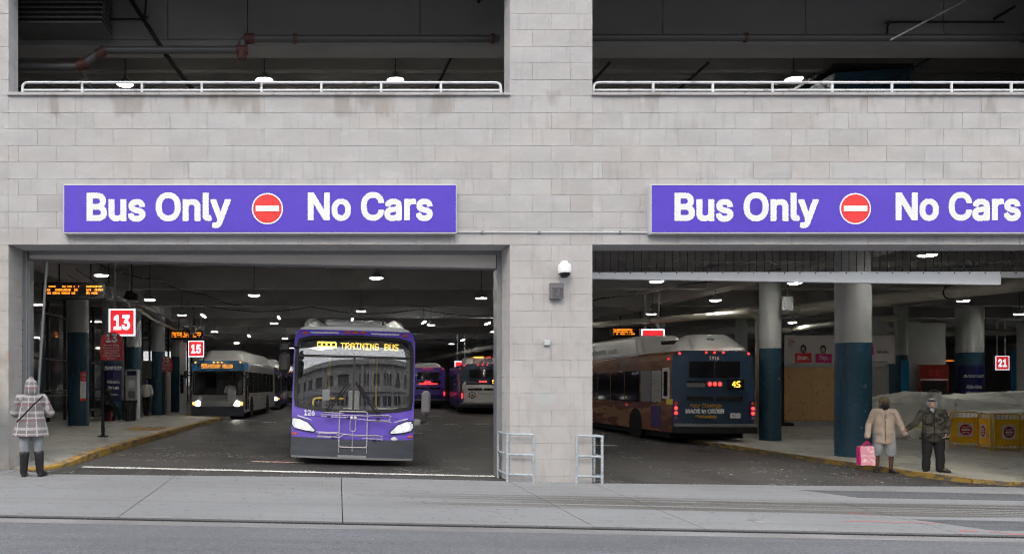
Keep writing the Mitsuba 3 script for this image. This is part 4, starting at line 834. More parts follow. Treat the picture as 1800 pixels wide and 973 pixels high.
# driver of the 55 bus is built with the people
# ---------------------------------------------------------------- buses seen from the rear
def rear_bus(key, x, y, yaw, top_mat, low_mat, skin, number, route, style, z=None, roll=0.0):
    b = Bus(key, x, y, yaw=yaw, L=12.2, front=False, rake=.05, bow=.09, z=z, roll=roll)
    b.shell(top_mat, zb=.36, zt=2.95, skin_mat=skin)
    b.panel('bumper', rrect(-1.3, 1.3, .36, .56, .04), 'mat_black', .09, .1); b.panel('bumper_top', rrect(-1.29, 1.29, .565, .66, .03), 'mat_steel_grey', .08, .09)
    if style != 'navy': b.panel('lower_panel', sbox(-1.2, .67, 1.2, 1.72 if style == 'white' else 1.0), low_mat, .006, .01)
    if style == 'white':
        b.panel('lower_panel', Polygon([(-1.2, 1.72), (-1.0, 1.95), (-.95, 1.72)]), low_mat, .007, .01); b.panel('lower_panel', Polygon([(1.2, 1.72), (.6, 1.72), (.85, 1.80)]), low_mat, .007, .01)
    for s0, s1 in ((-.78, -.015), (.02, .81)): b.panel('rear_window', rrect(s0, s1, 2.10, 2.61, .03), 'mat_tint_glass', .012, .015)
    b.panel('window_post', sbox(-.015, 2.10, .02, 2.61), 'mat_paint_purple_dark', .014, .01)
    b.panel('vent_slot', rrect(-.86, -.26, 1.94, 2.0, .01), 'mat_black', .014, .012); b.panel('vent_panel', rrect(-.86, -.30, 1.80, 1.925, .02), 'mat_grey_mid', .012, .012)
    ds = b.panel('route_display', rrect(.40, .94, 1.72, 2.04, .03), 'mat_led_off', .016, .02)
    if route: b.put('led_text', b.warp(quads(led_poly(route, .54, .80, 1.80, 1.99, .02), 0), .05), 'mat_glow_amber', ds, emit=(3.2, 1.7, .12))
    for xx in (-.16, 0, .16): b.lamp('brake_lamp', xx, 1.90, .062, RED, off=.035)
    for xx in (-1.08, -.27, 0, .27, 1.10): b.lamp('marker_lamp', xx, 2.89 if abs(xx) < 1 else 2.86, .035, RED, off=.04)
    for z0 in (1.38,): b.panel('louvre_slot', rrect(-.86, -.04, z0, z0 + .13, .01), 'mat_black', .014, .012); b.panel('louvre_slot', rrect(.05, .90, z0, z0 + .13, .01), 'mat_black', .014, .012)
    for q in np.arange(-.8, .85, .06):
        if abs(q) > .1: b.panel('louvre', sbox(q, 1.39, q + .02, 1.50), 'mat_grey_mid', .018, .006, res=0)
    if number: b.panel('fleet_number', fit(number, -.16, .15, 2.66, .105, 1.0), 'mat_sign_white', .012, .006, res=0)
    for sd in (-1, 1):
        tl = b.panel('tail_lamp', rrect(sd * 1.21 - .085, sd * 1.21 + .085, .70, 1.42, .07), 'mat_paint_purple_dark' if style != 'purple' else 'mat_black', .03, .03)
        for zz, rd, mt in ((1.29, None, 'mat_amber_lens'), (1.14, RED, 'mat_glow_red'), (.985, RED, 'mat_glow_red'), (.83, None, 'mat_grey_mid')): b.lamp('lens', sd * 1.21, zz, .055, rd, mt, .075, parent=tl)
        b.put('side_lamp', rbox(sd * 1.292 - .014, sd * 1.292 + .014, .35, .42, 2.66, 2.73, .006), 'mat_glow_red', emit=RED2); b.put('side_lamp', rbox(sd * 1.292 - .014, sd * 1.292 + .014, 3.9, 3.97, 1.12, 1.18, .006), 'mat_glow_red', emit=RED2)
        b.side('engine_window', .45, .75, 1.5, 2.3, 'mat_tint_glass', sd); b.side('side_panel', .95, 1.7, 1.3, 2.34, 'mat_paint_silver', sd, .004); b.side('side_panel', 1.8, 2.6, 1.3, 2.34, 'mat_grey_mid', sd, .004)
        for i in range(6): b.side('side_window', 2.75 + 1.45 * i, 4.1 + 1.45 * i, 1.28, 2.36, 'mat_tint_glass', sd)
    b.wheels((3.1, 9.2))
    return b
k = thing('city_bus', 'navy backed city bus with bronze food advert sides and number 1918', 'bus')
b = rear_bus(k, 12.45, 11.0, 0, 'mat_paint_navy', 'mat_paint_navy', 'mat_bus_wrap', '1918', '4S', 'navy', roll=.3)
b.panel('advert_text', fit('Your Cravings', -.79, .20, 1.17, .115, .4, .22), 'mat_gold_text', .012, .006, res=0); b.panel('advert_text', fit('MADE to ORDER', -.90, .30, .985, .125, 1.8), 'mat_sign_white', .012, .006, res=0); b.panel('advert_text', fit('*twicedaily', -.62, .06, .83, .10, .4, .2), 'mat_gold_text', .012, .006, res=0)
pl = b.panel('number_plate', rrect(.49, .82, .83, .99, .02), 'mat_sign_white', .012, .008); b.panel('plate_text', fit('TN 18-08', .53, .78, .88, .07, 0), 'mat_grey_mid', .018, .004, parent=pl, res=0)
for sd in (-1,):
    b.side('engine_door', .95, 1.75, .48, 1.18, 'mat_paint_purple_dark', sd, .004); b.side('white_trim', .30, .85, 1.42, 2.42, 'mat_banner_white', sd, .001); b.side('yellow_patch', .05, .55, 1.25, 1.42, 'mat_tape_yellow', sd, .003, r=.01)
S = dict(roof_mat='mat_paint_white')
roof_pod(b, .25, 2.6, .88, .62, 2.9, taper=.95, cx=.34); roof_pod(b, 3.1, 11.8, .95, .74, 2.9, taper=.7, cx=-.28); b.put('roof_strut', rod((-.55, 2.7, 3.32), (.1, 2.7, 3.36), .07, 10), 'mat_black'); b.put('roof_box', rbox(.1, .32, .72, .8, 3.15, 3.38, .01), 'mat_grey_mid')
m = ext(fit('WeGo', .0, .55, 0, .22, 1.2), -.008, 0); m2 = ext(fit('Public', .62, 1.05, 0, .17, 0), -.008, 0); m4 = ext(fit('Transit', 1.12, 1.6, 0, .17, 0), -.008, 0)
for lm in (m, m2, m4): v = lm.vertices.copy(); lm.vertices = np.stack([v[:, 1] - 1.245, 8.3 - v[:, 0] * 2.0, v[:, 2] + 3.06], 1); b.put('operator_name', lm, 'mat_grey_mid')
k = thing('city_bus', 'white and navy bus showing route 56 partly hidden by the stone pillar', 'bus')
b = rear_bus(k, 9.75, 34.0, -5.5, 'mat_paint_navy', 'mat_paint_white', 'mat_paint_purple_dark', '1915', '56', 'white')
b.panel('badge', Polygon([(-.62, 1.33), (-.42, 1.22), (-.42, .98), (-.62, .86), (-.82, .98), (-.82, 1.22)]), 'mat_grey_mid', .012, .006); b.panel('badge_ring', Point(-.62, 1.11).buffer(.13), 'mat_sign_white', .018, .005); b.panel('badge_hub', Point(-.62, 1.11).buffer(.06), 'mat_black', .022, .004); b.panel('badge_band', sbox(-.92, 1.0, -.32, 1.05), 'mat_gold_text', .024, .004)
b.panel('small_text', unary_union([sbox(-.25 + .075 * i, 1.17, -.20 + .075 * i, 1.21) for i in range(17)]), 'mat_grey_mid', .012, .005, res=0); pl = b.panel('number_plate', rrect(.6, .98, .86, 1.05, .02), 'mat_banner_white', .012, .008); b.panel('plate_text', sbox(.66, .91, .92, .98), 'mat_grey_mid', .018, .004, parent=pl)
for x0, x1, mt in ((-.95, -.5, 'mat_paint_white'), (-.45, .1, 'mat_grey_light'), (.12, .6, 'mat_grey_mid'), (.62, 1.1, 'mat_grey_light')): b.put('roof_unit', rbox(x0, x1, .6, 3.5, 2.9, 3.35, .03), mt)
b.put('roof_lamp', rbox(-.5, .1, .55, .6, 3.36, 3.4, .005), 'mat_glow_amber', emit=AMB); b.put('roof_lamp', rbox(.3, .55, .55, .6, 3.36, 3.4, .005), 'mat_glow_red', emit=RED2)
k = thing('city_bus', 'all purple bus from behind in the far middle of the hall', 'bus')
b = rear_bus(k, 7.95, 45.0, 0, 'mat_paint_purple', 'mat_paint_purple_dark', 'mat_paint_purple_dark', None, None, 'purple')
b.panel('light_bar', sbox(-.62, 1.74, -.05, 1.80), 'mat_glow_red', .04, .01, emit=RED); b.panel('light_bar', sbox(.05, 1.74, .7, 1.80), 'mat_glow_red', .04, .01, emit=RED)
b.panel('crest', Polygon([(-.42, 2.0), (-.1, 2.0), (-.1, 2.2), (-.26, 2.3), (-.42, 2.2)]), 'mat_grey_light', .012, .006); b.panel('notice', sbox(-1.1, 2.3, -.85, 2.42), 'mat_grey_light', .02, .006); b.panel('notice', Point(-.1, .95).buffer(.12), 'mat_sign_white', .012, .006)
roof_pod(b, .5, 11, 1.1, .4, 2.92)
# ================================================================ SIGNS AND FURNITURE
def lit_sign(x, y, z0, w, num, label, lit=1.0, posts=True):
    t = thing('bay_sign', label, 'sign'); x0, x1, z1 = x - w / 2, x + w / 2, z0 + w * 1.02
    obj('case', rbox(x0, x1, y, y + .16, z0, z1, .015), 'mat_grey_mid', t)
    obj('face', ext(sbox(x0 + .01, z0 + .01, x1 - .01, z1 - .01), y - .008, y - .001), 'mat_sign_white', t, emit=[lit * q for q in (.95, .95, 1.0)] if lit else None)
    obj('red_panel', ext(rrect(x0 + .07 * w, x1 - .07 * w, z0 + .07 * w, z1 - .07 * w, .05 * w), y - .014, y - .0085), 'mat_sign_red', t, emit=[lit * q for q in (.62, .02, .03)] if lit else None)
    if num: obj('number', ext(fit(num, x - .31 * w, x + .31 * w, z0 + .27 * w, .48 * w, 2.2), y - .02, y - .0145), 'mat_sign_white', t, emit=[lit * q for q in (.95, .95, 1.0)] if lit else None)
    if posts:
        for sx in (-.28, .28): obj('hanger', rod((x + sx * w, y + .08, z1), (x + sx * w, y + .08, 5.98), .035, 8), 'mat_grey_light', t)
    return t
lit_sign(-6.63, 13.0, 3.30, .92, '13', 'lit red square sign with the number 13 hanging over the left platform')
lit_sign(-6.72, 30.6, 3.18, .90, '15', 'lit red square sign with the number 15 above the hickory hollow bus')
lit_sign(13.35, 18.0, 2.92, .95, None, 'lit red bay sign half hidden behind the roof of the food advert bus')
lit_sign(37.2, 30.0, 2.45, .78, '21', 'lit red square sign with the number 21 at far right', .6)
lit_sign(10.55, 46.0, 2.4, 1.0, None, 'lit red sign edge left of the route 56 bus')
def arch_sign(x, y, w, num, label, z0, zb, lines=True, post=None):
    t = thing('bay_post_sign', label, 'sign'); h = w * 1.24; px = x + (post or 0); r = w / 2
    P = unary_union([sbox(x - r, z0, x + r, z0 + h - r * .9), affinity.scale(Point(x, z0 + h - r * .9).buffer(r, quad_segs=10), 1, .9, origin=(x, z0 + h - r * .9))])
    obj('board', ext(P, y - .03, y - .005), 'mat_dull_red', t)
    obj('number', ext(fit(num, x - .26 * w, x + .26 * w, z0 + .80 * w, .34 * w, 2.0), y - .037, y - .031), 'mat_grey_light', t)
    if lines:
        for i, (s, hw) in enumerate((('For your safety,', .33), ('buses do not stop', .38), ('in this Central', .33), ('once they leave', .33), ('their designated', .36), ('bus bays.', .2))):
            obj('text_line', ext(fit(s, x - hw * w, x + hw * w, z0 + (.63 - .112 * i) * w, .062 * w, .3), y - .035, y - .031), 'mat_grey_light', t)
    obj('post', rod((px, y + .03, zb), (px, y + .03, z0 + .5 * h), .05, 12), 'mat_black_gloss', t, smooth=40)
    obj('foot', lathe([(0, .03), (.14, .03), (.15, .0), (.15, -.02)], 16, at=(px, y + .03, zb)), 'mat_black', t)
zp = lambda x, y, r=rise_l: float(zg(x, y) + r(x, y))
arch_sign(-5.58, 7.4, .62, '13', 'round topped red bay 13 sign on a black post', 2.32, zp(-5.9, 7.4), post=-.25)
arch_sign(-7.52, 26.0, .62, '15', 'round topped red bay 15 sign beyond the walking person', 2.30, zp(-7.6, 26), post=-.2)
arch_sign(41.5, 41.0, .6, '21', 'small round topped red bay 21 sign at far right', 1.82, -.2)
def led_board(x0, x1, y, z0, z1, label, seed, rows=3):
    t = thing('departure_board', label, 'sign'); R = random.Random(seed)
    obj('case', rbox(x0, x1, y, y + .3, z0, z1, .02), 'mat_black', t)
    obj('screen', ext(sbox(x0 + .05, z0 + .06, x1 - .05, z1 - .05), y - .006, y + .001), 'mat_led_off', t)
    h = (z1 - z0 - .2) / rows; cells = []
    for r in range(rows):
        zt = z1 - .1 - r * h; x = x0 + .1; cw = .03
        for seg in ((.0, .58), (.66, .95)):
            a, e = x0 + .08 + seg[0] * (x1 - x0), x0 + seg[1] * (x1 - x0); xx = a
            while xx < e:
                if R.random() < .17: xx += cw * R.choice([1.5, 3]); continue
                for q in range(5):
                    on = [R.random() < .8 for _ in range(3)]
                    for c in range(3):
                        if on[c]: cells.append(sbox(xx + c * cw * .3, zt - (q + 1) * h * .12, xx + c * cw * .3 + cw * .27, zt - q * h * .12 - .002))
                xx += cw * 1.2
    obj('led_text', quads(cells, y - .012), 'mat_glow_amber', t, emit=(2.6, .62, .04), label='lit orange lines of departures')
    for x in (x0 + .25 * (x1 - x0), x1 - .25 * (x1 - x0)): obj('hanger', rod((x, y + .15, z1), (x, y + .15, 5.98), .025, 8), 'mat_black', t)
led_board(-8.08, -6.22, 9.2, 4.17, 4.66, 'orange lit departure board above the left platform', 1)
led_board(-7.85, -6.15, 29.0, 4.05, 4.55, 'small orange departure board above the lit number 15 sign', 2)
led_board(14.55, 16.5, 26.0, 4.0, 4.52, 'orange departure board above the roof of the food advert bus', 3)
led_board(41, 44, 42.0, 3.15, 3.45, 'thin orange departure display in the dark at far right', 4, 1)
def speaker(x, y, z, label):
    t = thing('notice_box', label, 'box'); obj('body', rbox(x - .15, x + .15, y, y + .14, z, z + .44, .02), 'mat_grey_light', t); obj('grille', box(x - .11, x + .11, y - .006, y, z + .05, z + .38), 'mat_grey_mid', t); obj('hanger', rod((x, y + .07, z + .44), (x, y + .07, 5.98), .02, 8), 'mat_black', t)
speaker(-6.9, 12.2, 4.45, 'pale grey box hanging above the number 13 sign'); speaker(-6.5, 28, 4.3, 'pale grey box hanging near the number 15 sign'); speaker(14.9, 11.2, 4.02, 'pale grey box hanging beside the blue column right of the bus'); speaker(14.5, 20, 3.9, 'pale grey box above the departure board behind the food advert bus')
t = thing('loudspeaker', 'black loudspeaker hanging over the number 13 sign', 'loudspeaker'); obj('body', ext(Polygon([(-6.45, 4.52), (-6.0, 4.44), (-5.95, 4.66), (-6.35, 4.78)]), 12.4, 12.7), 'mat_black', t); obj('bracket', rod((-6.2, 12.5, 4.7), (-6.2, 12.5, 5.98), .03), 'mat_black', t); obj('horn', lathe([(.16, 0), (.12, .1), (.05, .16)], 14, 'y', (-6.2, 12.25, 4.6)), 'mat_black_matt', t)
def slat_bench(x0, x1, y, zb, label):
    t = thing('bench', label, 'bench')
    for i in range(7): obj('slat', rod((x0, y + .06 * i, zb + .45 + .01 * abs(i - 3)), (x1, y + .06 * i, zb + .45 + .01 * abs(i - 3)), .016, 6), 'mat_steel_grey', t)
    for i in range(6): obj('slat', rod((x0, y + .44 + .02 * i, zb + .55 + .07 * i), (x1, y + .44 + .02 * i, zb + .55 + .07 * i), .016, 6), 'mat_black', t)
    for x in (x0 + .12, x1 - .12):
        obj('leg', cat(tube(arc_path([(x, y - .02, zb), (x, y + .2, zb + .32), (x, y + .48, zb)], .1), .028, 7), tube([(x, y, zb + .44), (x, y + .2, zb + .30), (x, y + .44, zb + .5), (x, y + .56, zb + .95)], .025, 7)), 'mat_steel_grey', t)
        obj('arm_rest', tube(arc_path([(x, y + .02, zb + .44), (x, y, zb + .64), (x, y + .5, zb + .66)], .08), .02, 7), 'mat_black', t)
slat_bench(-9.6, -7.9, 17.0, zp(-8.8, 17), 'black slatted bench behind the bay 13 post')
slat_bench(-8.2, -6.9, 33.0, zp(-8, 33), 'far dark slatted bench left of the hickory hollow bus')
t = thing('litter_bin', 'black slatted litter bin with flared rim beside the blue column', 'bin'); bx, by = -7.52, 17.9; bz = zp(bx, by)
for i in range(22):
    a = i * 2 * np.pi / 22; obj('slat', tube([(bx + r * math.cos(a), by + r * math.sin(a), bz + h) for r, h in ((.25, .04), (.26, .5), (.28, .7), (.34, .82))], .022, 5), 'mat_black', t)
obj('liner', lathe([(0, .05), (.22, .05), (.23, .72)], 20, at=(bx, by, bz)), 'mat_grey_mid', t); obj('rim', tube([(bx + .33 * math.cos(a), by + .33 * math.sin(a), bz + .81) for a in np.linspace(0, 2 * np.pi, 25)], .02, 6), 'mat_black', t); obj('base', lathe([(0, .0), (.26, .0), (.26, .05), (0, .05)], 20, at=(bx, by, bz)), 'mat_black', t)
# posters on columns (curved sheets round the shaft)
def wrap(name, parent, x, y, r, a0, a1, z0, z1, mat, off=.006, **k):
    a = np.linspace(a0, a1, 14); V = np.array([(x + (r + off) * math.sin(q), y - (r + off) * math.cos(q), z) for z in (z0, z1) for q in a]); n = 14
    F = [[i, i + 1, n + i + 1] for i in range(n - 1)] + [[i, n + i + 1, n + i] for i in range(n - 1)]; return obj(name, trimesh.Trimesh(V, F, process=False), mat, parent, smooth=True, **k)
def wrap_text(s, parent, x, y, r, mid, wd, z, h, mat, slant=0, bold=1.0):
    m = fine(ext(fit(s, -wd / 2, wd / 2, z, h, bold, slant), -.004, 0), .08); v = m.vertices.copy(); q = v[:, 0] / r + mid; rr = r + .009 - v[:, 1]
    m.vertices = np.stack([x + rr * np.sin(q), y - rr * np.cos(q), v[:, 2]], 1); obj('lettering', m, mat, parent)
t = thing('ticket_poster', 'navy ticket poster wrapped round the column behind the bay 13 sign', 'poster'); obj('core', lathe([(.405, 1.0), (.405, 2.5)], 30, at=(-8.15, 17.8, 0)), 'mat_poster_navy', t, smooth=True)
for s, z, h, w in (('QUICKTICKET', 2.25, .13, .75), ('Ride More.', 1.72, .11, .5), ('Pay Less.', 1.5, .11, .45), ('quickticket', 1.25, .06, .3)): wrap_text(s, t, -8.15, 17.8, .405, .35, w, z, h, 'mat_sign_white', .2)
t = thing('ticket_poster', 'dark navy ticket poster on the broad column at right', 'poster'); obj('core', lathe([(.545, -.2), (.545, 2.55)], 30, at=(30.3, 23.5, 0)), 'mat_poster_navy', t, smooth=True)
for s, z, h, w in (('QUICKTICKET', 2.0, .12, .85), ('Ride More.', 1.5, .14, .62), ('Pay Less.', 1.22, .14, .55), ('quickticket', .9, .08, .5)): wrap_text(s, t, 30.3, 23.5, .545, -.3, w, z, h, 'mat_grey_light', .2)
t = thing('fare_notice', 'red and white notice on the leftmost blue column', 'notice'); wrap('sheet', t, -8.25, 13.5, .352, .45, 1.05, 1.12, 2.1, 'mat_sign_white'); wrap('heading', t, -8.25, 13.5, .353, .47, 1.05, 1.78, 2.1, 'mat_sign_red', .012); wrap('footer', t, -8.25, 13.5, .353, .47, 1.05, 1.12, 1.2, 'mat_sign_red', .012)
wrap_text('STOP', t, -8.25, 13.5, .36, .76, .15, 1.95, .07, 'mat_sign_white'); wrap_text('PAY', t, -8.25, 13.5, .36, .76, .12, 1.83, .07, 'mat_sign_white')
def board(name, label, x0, x1, y, z0, z1, mat, items, catg='poster', th=.04):
    t = thing(name, label, catg); obj('panel', rbox(x0, x1, y, y + th, z0, z1, .01), mat, t)
    for i, (nm, poly, mt) in enumerate(items): obj(nm, ext(poly, y - .004 - .002 * i, y - .001), mt, t)
    return t
board('ticket_machine', 'pale ticket machine between the poster column and the bin', -8.05, -7.55, 19.6, zp(-7.8, 19.6), 2.3, 'mat_grey_light', [('header', sbox(-8.0, 2.05, -7.6, 2.25), 'mat_poster_navy'), ('screen', sbox(-7.92, 1.55, -7.68, 1.85), 'mat_sign_white'), ('keypad', sbox(-7.95, 1.1, -7.65, 1.4), 'mat_grey_mid'), ('slot', sbox(-7.9, .75, -7.7, .8), 'mat_black')], 'ticket machine', .5)
board('service_hut', 'lit tan wall panel behind the walking person', -10.0, -8.4, 31.0, .1, 3.0, 'mat_shop_stone', [('window', sbox(-9.6, 1.0, -8.9, 2.0), 'mat_tint_glass')], 'hut', 1.5)
t = thing('white_post', 'white post between the last blue column and the hickory hollow bus', 'post'); obj('shaft', rbox(-7.35, -7.02, 28.9, 29.2, .1, 3.9, .02), 'mat_white_paint', t); obj('sign', rbox(-7.3, -7.12, 28.82, 28.89, 1.2, 2.2, .01), 'mat_poster_navy', t)
# banner and plywood kiosk at right
bx0, by = 19.95, 20.4
hd = lambda cx, cz: [('hair', affinity.scale(Point(cx, cz).buffer(.135), .95, 1.35), 'mat_cloth_black'), ('face', affinity.scale(Point(cx, cz - .01).buffer(.085), .9, 1.2), 'mat_skin_light')]
items = []
items += hd(20.75, 3.2) + hd(21.6, 3.18)
items += [('card', affinity.rotate(sbox(20.4, 2.60, 21.1, 3.02), 2), 'mat_sign_red'), ('card', affinity.rotate(sbox(21.27, 2.60, 21.97, 2.99), -2), 'mat_pink')]
items += [('lettering', fit('Scan.', 20.5, 20.98, 2.74, .17, .6), 'mat_sign_white'), ('lettering', fit('Tap.', 21.42, 21.8, 2.74, .17, .6), 'mat_sign_white'), ('phone', Polygon([(23.5, 2.95), (23.78, 2.95), (23.7, 3.55), (23.55, 3.55)]), 'mat_pink'), ('lettering', fit('WeGo', 23.9, 24.4, 3.0, .13, .4), 'mat_grey_mid'),
          ('small_text', unary_union([sbox(20.1, 3.6 - .07 * i, 20.3 + .05 * (i % 3), 3.62 - .07 * i) for i in range(5)]), 'mat_dull_red'), ('small_text', sbox(23.5, 2.62, 24.35, 2.66), 'mat_grey_mid')]
sh = lambda p: affinity.translate(p, -.0, 0)
board('fare_banner', 'long pale banner with two people holding red and pink cards', bx0, bx0 + 4.75, by, 2.56, 3.78, 'mat_banner_white', items, 'banner')
t = thing('plywood_kiosk', 'kiosk boarded up with plywood sheets under the pale banner', 'kiosk'); zb = zp(21, 20.6, rise_r)
obj('plywood_sheet', rbox(20.0, 21.21, 20.5, 20.53, zb + .22, 2.42, .004), 'mat_plywood', t); obj('plywood_sheet', rbox(21.22, 22.43, 20.505, 20.535, zb + .22, 2.42, .004), 'mat_plywood', t); obj('plywood_sheet', rbox(17.1, 18.3, 20.5, 20.53, zb + .25, 2.35, .004), 'mat_plywood', t)
obj('head', rbox(19.98, 24.3, 20.48, 20.8, 2.42, 2.56, .01), 'mat_grey_light', t); obj('plinth', rbox(20.1, 24.3, 20.52, 22, zb - .05, zb + .21, .02), 'mat_column', t); obj('side_post', rbox(19.6, 19.97, 20.45, 20.9, zb, 2.6, .01), 'mat_black_matt', t); obj('foot', rbox(19.6, 20.3, 20.3, 20.5, zb - .02, zb + .13, .01), 'mat_black_matt', t); obj('back_wall', box(19.7, 24.3, 22, 22.2, zb, 2.6), 'mat_column', t)
board('route_poster', 'light blue transit poster behind the number 21 sign', 35.2, 37.6, 27.0, .6, 3.4, 'mat_poster_blue', [('lettering', fit('Visit QuickTicket', 35.5, 37.5, 2.15, .18, .8), 'mat_banner_white'), ('lettering', fit('WeGo Public Transit', 35.6, 37.5, 1.85, .18, .8), 'mat_banner_white')] + [('text_line', sbox(35.5, 1.5 - .17 * i, 36.6 - .1 * i, 1.54 - .17 * i), 'mat_banner_white') for i in range(4)] + [('picture', Polygon([(36.9, .62), (37.55, .62), (37.55, 1.4), (37.0, 1.4)]), 'mat_poster_navy')])
board('food_poster', 'red brown poster left of the dark column at right', 26.9 + 1.2, 29.5, 23.7, .3, 2.6, 'mat_poster_red', [('picture', sbox(28.2, .5, 29.4, 1.85), 'mat_black_matt'), ('stripe', sbox(28.15, 1.87, 29.45, 1.93), 'mat_banner_white'), ('mark', affinity.scale(Point(28.8, 1.2).buffer(.35).difference(Point(28.8, 1.2).buffer(.28)), 1, .7), 'mat_grey_mid'), ('title', fit('21', 28.55, 29.05, 2.1, .25, 1), 'mat_dull_red')])
board('stop_strip', 'narrow light blue strip poster on a dark column behind the wrapped pallets', 26.15, 26.5, 22.1, .7, 2.75, 'mat_poster_blue', [('patch', sbox(26.2, .75, 26.45, .95), 'mat_banner_white'), ('patch', sbox(26.2, 1.1, 26.45, 1.2), 'mat_banner_white'), ('patch', sbox(26.2, 1.3, 26.45, 1.4), 'mat_banner_white')])
board('paper_notice', 'small white notice on the pier behind the first wrapped pallet', 23.1, 23.4, 20.7, .9, 1.35, 'mat_banner_white', [('text_line', sbox(23.14, 1.2 - .08 * i, 23.36, 1.23 - .08 * i), 'mat_grey_mid') for i in range(4)])
t = thing('bollard_bike', 'dark parked bicycle behind the blue column beside the bus', 'bicycle'); zb = zp(14.2, 13.2, rise_r)
for y in (13.5, 14.5): obj('wheel', tube([(14.05, y + .32 * math.cos(a), zb + .33 + .32 * math.sin(a)) for a in np.linspace(0, 2 * np.pi, 21)], .02, 6), 'mat_black', t)
obj('frame', cat(rod((14.05, 13.5, zb + .33), (14.05, 13.75, zb + .85), .018), rod((14.05, 13.75, zb + .8), (14.05, 14.3, zb + .8), .018), rod((14.05, 14.3, zb + .85), (14.05, 14.0, zb + .3), .018), rod((14.05, 14.0, zb + .3), (14.05, 14.5, zb + .33), .015), rod((14.05, 13.75, zb + .75), (14.05, 14.0, zb + .3), .018)), 'mat_grey_mid', t); obj('saddle', rbox(13.98, 14.12, 14.2, 14.45, zb + .87, zb + .93, .02), 'mat_black', t); obj('handlebar', rod((13.8, 13.72, zb + .98), (14.3, 13.72, zb + .98), .015), 'mat_black', t)
# wrapped pallets
def wrapped(pts, label, seed, amp=.09):
    t = thing('wrapped_load', label, 'wrapped goods'); m = trimesh.convex.convex_hull(np.array(pts, float)); m = fine(m, .2); v = m.vertices.copy()
    m.merge_vertices(); trimesh.smoothing.filter_laplacian(m, iterations=1, lamb=.3); v = m.vertices.copy(); n = m.vertex_normals
    f = meshkit.fbm(v * np.array([1.3, 1.3, 1.6]) + seed, 4) - .5; ridge = np.abs(meshkit.fbm(v * np.array([2.5, 2.5, .8]) + seed * 3, 3) - .5)
    v = v + n * (f * amp * 2.2 - ridge * amp * 1.3)[:, None]; obj('plastic_cover', trimesh.Trimesh(v, m.faces, process=False), 'mat_plastic', t, smooth=14); return t
zb = -.28
w = wrapped([(19.25, 13.8, zb + .1), (20.5, 13.8, zb + .1), (20.5, 15.0, zb + .1), (19.25, 15, zb + .1), (19.25, 13.9, 1.02), (20.4, 13.9, 1.08), (20.4, 15, 1.1), (19.25, 15, 1.02)], 'white wrapped load just right of the thick blue column', 1)
w = wrapped([(20.6, 13.6, zb + .02), (22.1, 13.9, zb + .02), (22.2, 16, zb), (20.4, 16, zb), (20.15, 14.2, .95), (20.9, 14.3, 1.32), (22.1, 14.4, 1.40), (22.15, 14.3, 1.36), (22.3, 14.0, .3), (22.1, 16, 1.4), (20.6, 16, 1.2)], 'tallest white wrapped load behind the two men', 2, .12)
obj('caution_tape', cat(ext(Polygon([(20.4, .28), (21.6, .12), (21.6, .06), (20.4, .22)]), 13.42, 13.44)), 'mat_tape_yellow', w)
w = wrapped([(21.95, 13.4, zb), (26.2, 13.4, zb), (26.2, 15.6, zb), (22, 15.6, zb), (21.95, 13.5, 1.20), (24.1, 13.8, 1.28), (25.0, 13.6, .95), (26.2, 13.5, .55), (26.1, 15.5, 1.0), (22.1, 15.5, 1.28), (24.2, 15.5, 1.32)], 'long white wrapped load behind the yellow barriers', 3, .12)
w = wrapped([(25.6, 16.0, zb + .5), (30, 16.0, zb + .5), (30, 18, zb + .5), (25.6, 18, zb + .5), (25.7, 16.2, 1.36), (30, 16.2, 1.42), (30, 18, 1.42), (25.7, 18, 1.38)], 'white wrapped load on brown timber at the right edge', 4)
obj('timber', rbox(25.7, 30, 15.9, 17.8, .3, .48, .02), 'mat_plywood', w); obj('timber', rbox(25.9, 29.9, 16.0, 17.5, zb, .29, .02), 'mat_black_matt', w)
w = wrapped([(20.5, 10.3, zb), (24.2, 10.3, zb), (24.2, 11.8, zb), (20.5, 11.8, zb), (20.5, 10.4, .80), (24.2, 10.4, .86), (24.2, 11.7, .88), (20.6, 11.7, .86)], 'low white wrapped load inside the yellow barriers', 5, .07)
wq = thing('pallet', 'dark timber pallet under the wrapped load right of the first man', 'pallet')
for i in range(4): obj('plank', rbox(20.7 + .0, 22.9, 13.38 + .05, 13.46 + .05, zb + .02 + .035 * i - .03, zb + .045 + .035 * i - .03, .003), 'mat_black_matt', wq)
